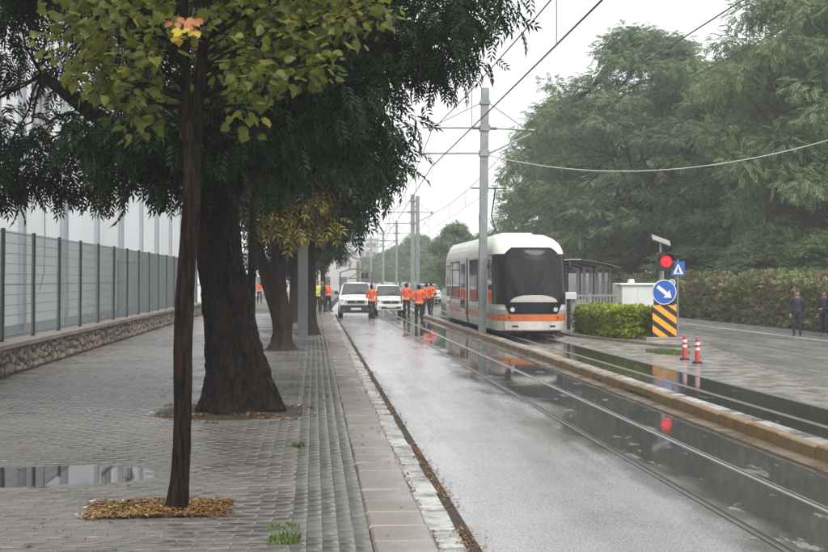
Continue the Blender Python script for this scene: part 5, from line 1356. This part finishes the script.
def vehicle(name, label, loc, rz, W, hood, roof, belt, L, cab_end, bed=False, dark_bumper=True, hl=None):
    t = tag(empty(name, loc, rz), label, 'pickup' if bed else 'car')
    w_ = W/2; zb = 0.26
    st = [(0.0, half(w_*0.86, zb+0.14, hood*0.78, w_*0.74, hood*0.82)), (0.06, half(w_*0.94, zb+0.04, hood*0.86, w_*0.8, hood*0.9)), (0.22, half(w_*0.985, zb, hood*0.92, w_*0.86, hood*0.96)),
          (0.95, half(w_, zb, hood*0.97, w_*0.86, hood+0.03)), (1.05, half(w_, zb, belt, w_*0.87, hood+0.05)), (1.8, half(w_, zb, belt+0.02, w_*0.80, roof-0.05)), (2.1, half(w_, zb, belt+0.03, w_*0.80, roof)),
          (cab_end-0.25, half(w_, zb, belt+0.03, w_*0.79, roof)), (cab_end, half(w_*0.99, zb, belt+0.03, w_*0.77, roof-0.06))]
    q = MB(); loft(q, st); q.build('body', M['car_white'], t, smooth=False)
    # windscreen lies on the sloping face between stations at 1.05 and 1.8
    y0, z0, y1, z1 = 1.1, hood+0.1, 1.78, roof-0.1
    up = Vector((0, y1-y0, z1-z0)).normalized(); nrm = Vector((0, -up.z, up.y))
    q = MB(); a, b = w_*0.82, w_*0.7
    v0 = [Vector((-a, y0, z0)), Vector((a, y0, z0)), Vector((b, y1, z1)), Vector((-b, y1, z1))]
    q.add([p+nrm*0.055 for p in v0]+[p-nrm*0.02 for p in v0], [(0, 1, 2, 3), (0, 4, 5, 1), (1, 5, 6, 2), (2, 6, 7, 3), (3, 7, 4, 0)]); ws_ = q.build('windscreen', M['car_glass'], t)
    for s in (-1, 1):
        q = MB(); q.tube([tuple(Vector((s*0.1-0.05, y0, z0))+nrm*0.075), tuple(Vector((s*0.1+0.42, y0+0.05, z0+0.06))+nrm*0.075)], 0.012, 5); q.build('wiper', M['rubber'], ws_)
        for k, (ya, yb) in enumerate(((1.95, 2.75), (2.85, cab_end-0.3))):
            if yb-ya < 0.2: continue
            z_b, z_t = belt+0.08, roof-0.16
            xa = w_*0.955; xb = w_*0.80
            q = MB(); ys0 = ya-0.35 if k == 0 else ya
            q.add([(s*(xa+0.006), ys0, z_b), (s*(xa+0.006), yb, z_b), (s*(xb+0.022), yb, z_t), (s*(xb+0.022), ya, z_t)], [(0, 1, 2, 3)]); q.build('side_window', M['car_glass'], t)
        # mirrors
        q = MB(); q.box((s*(w_+0.12)-0.09, 1.55, belt+0.03), (s*(w_+0.12)+0.09, 1.68, belt+0.2), 0.02); q.box((min(s*w_*0.95, s*(w_+0.04)), 1.6, belt+0.07), (max(s*w_*0.95, s*(w_+0.04)), 1.65, belt+0.11)); q.build('mirror', M['plastic'], t)
        # headlights
        q = MB(); hz = hood*0.78
        x0_, x1_ = s*w_*0.5, s*w_*0.9
        q.add([(x0_, -0.035, hz-0.05), (x1_, 0.05, hz-0.07), (x1_, 0.09, hz+0.09), (x0_, -0.015, hz+0.06), (x0_, 0.12, hz-0.05), (x1_, 0.2, hz-0.07), (x1_, 0.2, hz+0.09), (x0_, 0.12, hz+0.06)],
              [(0, 1, 2, 3), (0, 4, 5, 1), (1, 5, 6, 2), (2, 6, 7, 3), (3, 7, 4, 0)]); h_ = q.build('headlight', M['car_lamp'], t)
        q = MB(); q.box((min(x1_*0.99, x1_*1.01)-0.03, 0.055, hz-0.04), (max(x1_*0.99, x1_*1.01)+0.0, 0.12, hz+0.06)); q.build('indicator', M['amber'], h_)
        q = MB(); q.tube([(s*w_*0.72, -0.09, 0.42), (s*w_*0.72, 0.02, 0.42)], 0.06, 12); q.build('fog_lamp', M['lamp_glass'], t)
        wheel(t, s*(w_-0.09), 0.78); wheel(t, s*(w_-0.09), L-0.85)
    q = MB(); q.box((-w_*0.48, -0.035, hood*0.78-0.09), (w_*0.48, 0.05, hood*0.78+0.06), 0.02); g_ = q.build('grille', M['plastic'], t)
    q = MB(); q.plate(circle(0, hood*0.78-0.01, 0.06, 16), -0.05, -0.036); q.build('badge', M['rim'], g_)
    q = MB(); q.box((-w_*0.9, -0.09, 0.3), (w_*0.9, 0.06, hood*0.62), 0.03); bp = q.build('bumper', M['plastic'] if dark_bumper else M['car_white'], t)
    if not dark_bumper: q = MB(); q.box((-w_*0.62, -0.105, 0.36), (w_*0.62, -0.091, hood*0.5)); q.build('air_intake', M['plastic'], bp)
    q = MB(); q.box((-0.26, -0.118, 0.42), (0.26, -0.106, 0.53)); q.build('number_plate', M['plate'], bp)
    if bed:
        q = MB(); q.box((-w_*0.98, cab_end+0.01, 0.4), (w_*0.98, L, 0.6)); q.box((-w_*0.98, cab_end+0.02, 0.601), (-w_*0.93, L, 1.0)); q.box((w_*0.93, cab_end+0.02, 0.601), (w_*0.98, L, 1.0)); q.box((-w_*0.929, L-0.05, 0.602), (w_*0.929, L, 1.0)); q.build('load_bed', M['car_white'], t)
        fr = empty('load_frame'); fr.parent = t
        for yy in (cab_end+0.1, cab_end+1.0, L-0.1):
            q = MB(); q.tube([(-w_*0.95, yy, 1.0), (-w_*0.95, yy, 2.3), (-w_*0.3, yy, 2.48), (w_*0.3, yy, 2.48), (w_*0.95, yy, 2.3), (w_*0.95, yy, 1.0)], 0.035, 6); q.build('hoop', M['shelter_frame'], fr)
        for x, z in ((-w_*0.95, 2.3), (w_*0.95, 2.3), (0, 2.48)):
            q = MB(); q.tube([(x, cab_end+0.1, z), (x, L-0.1, z)], 0.03, 6); q.build('rail', M['shelter_frame'], fr)
        q = MB(); q.tube([(-w_*0.95, cab_end+0.1, 1.95), (w_*0.95, cab_end+0.1, 2.05)], 0.03, 6); q.tube([(-0.35, cab_end+0.1, 2.0), (0.35, cab_end+0.1, 2.44)], 0.025, 6); q.build('brace', M['shelter_frame'], fr)
        for x in (0.36, 0.56): q = MB(); q.box((x-0.08, cab_end, 1.98), (x+0.08, cab_end+0.08, 2.28)); q.build('work_lamp', M['plastic'], fr)
    else:
        q = MB(); loft(q, [(cab_end+0.001, half(w_*0.985, zb, belt+0.03, w_*0.76, roof-0.07)), (L-0.05, half(w_*0.97, zb+0.03, belt, w_*0.72, roof-0.3)), (L, half(w_*0.92, zb+0.1, belt-0.05, w_*0.68, roof-0.45))]); q.build('tail', M['car_white'], t)
    return t
p = gr(356, 318.5, 0.0)
vehicle('pickup', 'white pickup with dark bumper and tubular frame over its load bed', (p.x, p.y, 0.0), R(-2), 1.75, 1.08, 1.78, 1.14, 4.9, 3.3, bed=True)
p = gr(391, 315.5, 0.0)
vehicle('parked_car', 'white compact van parked beside the pickup on the carriageway', (p.x, p.y, 0.0), R(1), 1.7, 0.94, 1.62, 1.0, 4.2, 3.8, bed=False, dark_bumper=False)
p = at(436, 279, 92)
vehicle('parked_car', 'white car far behind the group of workers', (p.x-0.4, p.y, 0.05), R(0), 1.75, 0.95, 1.5, 1.0, 4.3, 3.8, bed=False, dark_bumper=False)

# ------------------------------------------------------------------ people
def person(label, loc, rz, top, legs, hair='hair', arms=((0.27, 0.0, 1.13, 0.24, -0.14, 0.9), (0.27, 0.0, 1.13, 0.24, -0.14, 0.9)), stride=0.1, H=1.75, vest=None, hood=False, lean=0.0, turn=0.0, group=None, bulk=1.0):
    """arms: (elbow x,y,z, wrist x,y,z) for right (+x) and left (-x); faces -y"""
    V = []; E = []; Rd = []
    def v(x, y, z, r): V.append((x, y, z)); Rd.append(r); return len(V)-1
    b = bulk
    pel = v(0, 0.0, 0.97, 0.145*b); wst = v(0, 0.0, 1.12, 0.14*b); ch = v(0, -0.005+lean*0.4, 1.32, 0.165*b); nb = v(0, 0.01+lean*0.6, 1.47, 0.085); nk = v(0, 0.0+lean*0.7, 1.53, 0.056); hd = v(0, -0.02+lean*0.8, 1.62, 0.1); hm_ = v(0, -0.012+lean*0.8, 1.7, 0.108); ht = v(0, -0.005+lean*0.8, 1.775, 0.075)
    E += [(pel, wst), (wst, ch), (ch, nb), (nb, nk), (nk, hd), (hd, hm_), (hm_, ht)]
    hands = []
    for s, (ex, ey, ez, wx, wy, wz) in ((1, arms[0]), (-1, arms[1])):
        sh = v(s*0.175*b, 0.01+lean*0.6, 1.425, 0.075*b); el = v(s*ex*b, ey, ez, 0.056*b); wr = v(s*wx, wy, wz, 0.036)
        d = (Vector((s*wx, wy, wz))-Vector((s*ex*b, ey, ez))).normalized(); pm_ = Vector((s*wx, wy, wz))+d*0.075
        pa = v(*pm_, 0.033); E += [(nb, sh), (sh, el), (el, wr), (wr, pa)]; hands.append((pm_, d, s))
        hp = v(s*0.095, 0.0, 0.9, 0.105*b); kn = v(s*0.11, -0.02 - s*stride*0.5, 0.5, 0.072*b); an = v(s*0.115, 0.03 - s*stride, 0.1, 0.05); to = v(s*0.13, -0.13 - s*stride, 0.045, 0.038)
        E += [(pel, hp), (hp, kn), (kn, an), (an, to)]
    me = bpy.data.meshes.new('sk'); me.from_pydata(V, E, []); o = bpy.data.objects.new('sk', me); COL.objects.link(o)
    sm = o.modifiers.new('s', 'SKIN'); 
    if not me.skin_vertices: 
        bpy.context.view_layer.objects.active = o
    for i, sv_ in enumerate(me.skin_vertices[0].data): sv_.radius = (Rd[i], Rd[i]*(0.72 if i in (pel, wst, ch) else 1.0)); sv_.use_root = (i == pel)
    sm.use_smooth_shade = True
    ss = o.modifiers.new('d', 'SUBSURF'); ss.levels = 2; ss.render_levels = 2
    bpy.context.view_layer.update()
    ev = o.evaluated_get(bpy.context.evaluated_depsgraph_get()); m2 = bpy.data.meshes.new_from_object(ev)
    vv = [tuple(q.co) for q in m2.vertices]; ff = [list(p_.vertices) for p_ in m2.polygons]
    bpy.data.objects.remove(o, do_unlink=True); bpy.data.meshes.remove(me)
    for i_, (x_, y_, z_) in enumerate(vv):      # loose jacket with a hem
        if 0.9 < z_ < 1.4 and abs(x_) < 0.21*b: g_ = 1.16-0.12*(z_-0.9)/0.5; vv[i_] = (x_*g_, y_*(g_+0.08), z_ + 0.008*math.sin(x_*40+z_*30))
        elif 0.12 < z_ < 0.85: g_ = 0.008*math.sin(z_*26+x_*18); vv[i_] = (x_+g_, y_+g_, z_)
    mb = MB(); mats = [M['shoe'], M[legs], M[top], M['skin'], M[hair], M['reflect'], M[vest or top]]
    n0 = len(ff); mb.add(vv, ff)
    mi = []
    hpos = [h[0] for h in hands]
    for fc in ff:
        c = sum((Vector(vv[i]) for i in fc), Vector())/len(fc)
        if c.z < 0.1: k = 0
        elif c.z < 0.93: k = 1
        elif c.z < 1.5 or abs(c.x) > 0.085: k = 2
        else: k = 3
        if any((c-h).length < 0.085 for h in hpos): k = 3
        elif c.z < 1.0 and any(abs(c.x-h.x) < 0.09 and c.z > h.z-0.02 for h in hpos) and abs(c.x) > 0.19: k = 2
        if k == 2 and abs(c.x) < 0.2*b and vest: k = 6
        if k in (2, 6) and vest is None and top == 'hivis' and (0.985 < c.z < 1.035): k = 5
        if k == 6 and (1.08 < c.z < 1.13): k = 5
        if c.z > 1.55 and (c.y > 0.015+lean*0.8 or c.z > 1.7): k = 4
        if hood and c.z > 1.55 and k == 4: k = 2
        mi.append(k)
    mb.m = mi
    # fingers
    for pm_, d, s in hands:
        side = d.cross(Vector((0, 1, 0))); side = side.normalized() if side.length > 0.1 else Vector((1, 0, 0)); nb_ = d.cross(side)
        mb.cur = 3
        for j in range(4):
            q0 = pm_+side*(j-1.5)*0.019+d*0.012; Lf = (0.062, 0.072, 0.068, 0.055)[j]
            mb.tube([q0, q0+d*Lf*0.5, q0+d*Lf*0.9-nb_*0.018], [0.0095, 0.009, 0.007], 6)
        q0 = pm_+side*0.026*(-s)-d*0.03; mb.tube([q0, q0+side*0.022*(-s)+d*0.03, q0+side*0.024*(-s)+d*0.06], [0.011, 0.010, 0.008], 6)
    # face: nose, ears, eyes, brow
    hy = lean*0.8; mb.cur = 3
    mb.add([(-0.014, -0.098+hy, 1.625), (0.014, -0.098+hy, 1.625), (0, -0.128+hy, 1.618), (0, -0.1+hy, 1.67)], [(0, 1, 2), (1, 3, 2), (3, 0, 2)])
    for s in (-1, 1): mb.tube([(s*0.075, 0.0+hy, 1.61), (s*0.092, 0.012+hy, 1.635), (s*0.078, 0.012+hy, 1.66)], [0.012, 0.014, 0.01], 6)
    mb.cur = 4
    for s in (-1, 1): mb.tube([(s*0.034-0.012, -0.097+hy, 1.655), (s*0.034+0.012, -0.097+hy, 1.655)], 0.006, 5)
    mb.add([(-0.025, -0.1+hy, 1.588), (0.025, -0.1+hy, 1.588), (0.02, -0.102+hy, 1.58), (-0.02, -0.102+hy, 1.58)], [(0, 1, 2, 3)])
    me2 = mb.mesh('person', mats, True)
    o = link(bpy.data.objects.new('person', me2)); o.location = loc; o.rotation_euler = (0, 0, rz); k = H/1.81; o.scale = (k, k, k)
    return tag(o, label, 'person', group)
REST = (0.25, 0.03, 1.14, 0.25, -0.06, 0.88)
HIPS = (0.34, 0.06, 1.16, 0.2, -0.1, 1.05)
BEHIND = (0.27, 0.12, 1.14, 0.1, 0.16, 0.96)
FRONTA = (0.25, -0.02, 1.13, 0.08, -0.24, 1.08)
REACH = (0.3, -0.15, 1.22, 0.34, -0.42, 1.15)
workers = 'workers in orange jackets by the vehicles'
def gp(px, py, z=0.0): p = gr(px, py, z); return (p.x, p.y, z)
person('worker in yellow vest over dark clothes standing on the sidewalk edge', gp(317.5, 313.5, 0.1), R(25), 'dark_cloth', 'dark_cloth', arms=(REST, FRONTA), vest='yellow_vest', H=1.8, stride=0.03)
person('worker in orange jacket on the sidewalk leaning a hand toward the pickup', gp(328, 312.5, 0.1), R(60), 'hivis', 'dark_cloth', arms=(REST, REACH), H=1.78, stride=0.16)
person('dark-clothed person half hidden behind the two workers on the sidewalk', gp(322.5, 311.8, 0.1), R(-20), 'dark_cloth', 'dark_cloth', arms=(REST, REST), H=1.76, stride=0.02, hair='hair_grey')
person('worker in orange jacket standing at the pickup corner between the two white vehicles', gp(371.5, 320, 0.0), R(165), 'hivis', 'dark_cloth', arms=(FRONTA, REST), H=1.72, stride=0.04, group=workers)
person('worker in orange jacket with dark cap standing before the parked compact van', gp(406.5, 319, 0.0), R(170), 'hivis', 'dark_cloth', arms=(REST, FRONTA), H=1.8, stride=0.05, group=workers)
person('broad worker in orange jacket on the wet carriageway, hands in front, foremost of the group', gp(419, 325.5, 0.0), R(178), 'hivis', 'dark_cloth', arms=(HIPS, HIPS), H=1.76, stride=0.06, bulk=1.12, group=workers)
person('worker in orange jacket behind the broad one, beside the stained kerb', gp(426.5, 316, 0.0), R(200), 'hivis', 'dark_cloth', arms=(REST, REST), H=1.78, stride=0.08, group=workers)
person('worker in orange jacket farthest along the stained kerb near the tram side', gp(431, 313.5, 0.0), R(150), 'hivis', 'dark_cloth', arms=(REST, HIPS), H=1.8, stride=0.12, group=workers)
person('person in red-orange top walking on the sidewalk past the street trees', gp(259.5, 303.5, 0.1), R(10), 'hivis', 'dark_cloth', arms=(REST, REST), H=1.75, stride=0.18)
person('person in dark navy clothes standing by the hedge, whole figure clear of the frame edge', gp(797, 337, -0.16), R(-25), 'navy', 'dark_cloth', arms=(BEHIND, REST), H=1.72, stride=0.04, bulk=1.1)
person('person in dark navy coat by the hedge, beside the other dark-clothed pedestrian', gp(824.5, 337, -0.16), R(-60), 'navy', 'navy', arms=(FRONTA, REST), H=1.72, stride=0.05, bulk=1.08)

# ------------------------------------------------------------------ rainy air
mb = MB(); mb.box((-390, -130, -1.4), (390, 630, 27))
hz = mb.build('haze', []); hz.data.materials.clear()
hm = bpy.data.materials.new('haze'); hm.use_nodes = True; hn = hm.node_tree; hn.nodes.clear()
pv = hn.nodes.new('ShaderNodeVolumePrincipled'); pv.inputs['Color'].default_value = (0.97, 0.985, 1.0, 1); pv.inputs['Density'].default_value = 0.0011; pv.inputs['Anisotropy'].default_value = 0.2
oo = hn.nodes.new('ShaderNodeOutputMaterial'); hn.links.new(pv.outputs[0], oo.inputs['Volume'])
hz.data.materials.append(hm); tag(hz, 'thin rainy haze filling the air over the street', 'haze', kind='stuff')
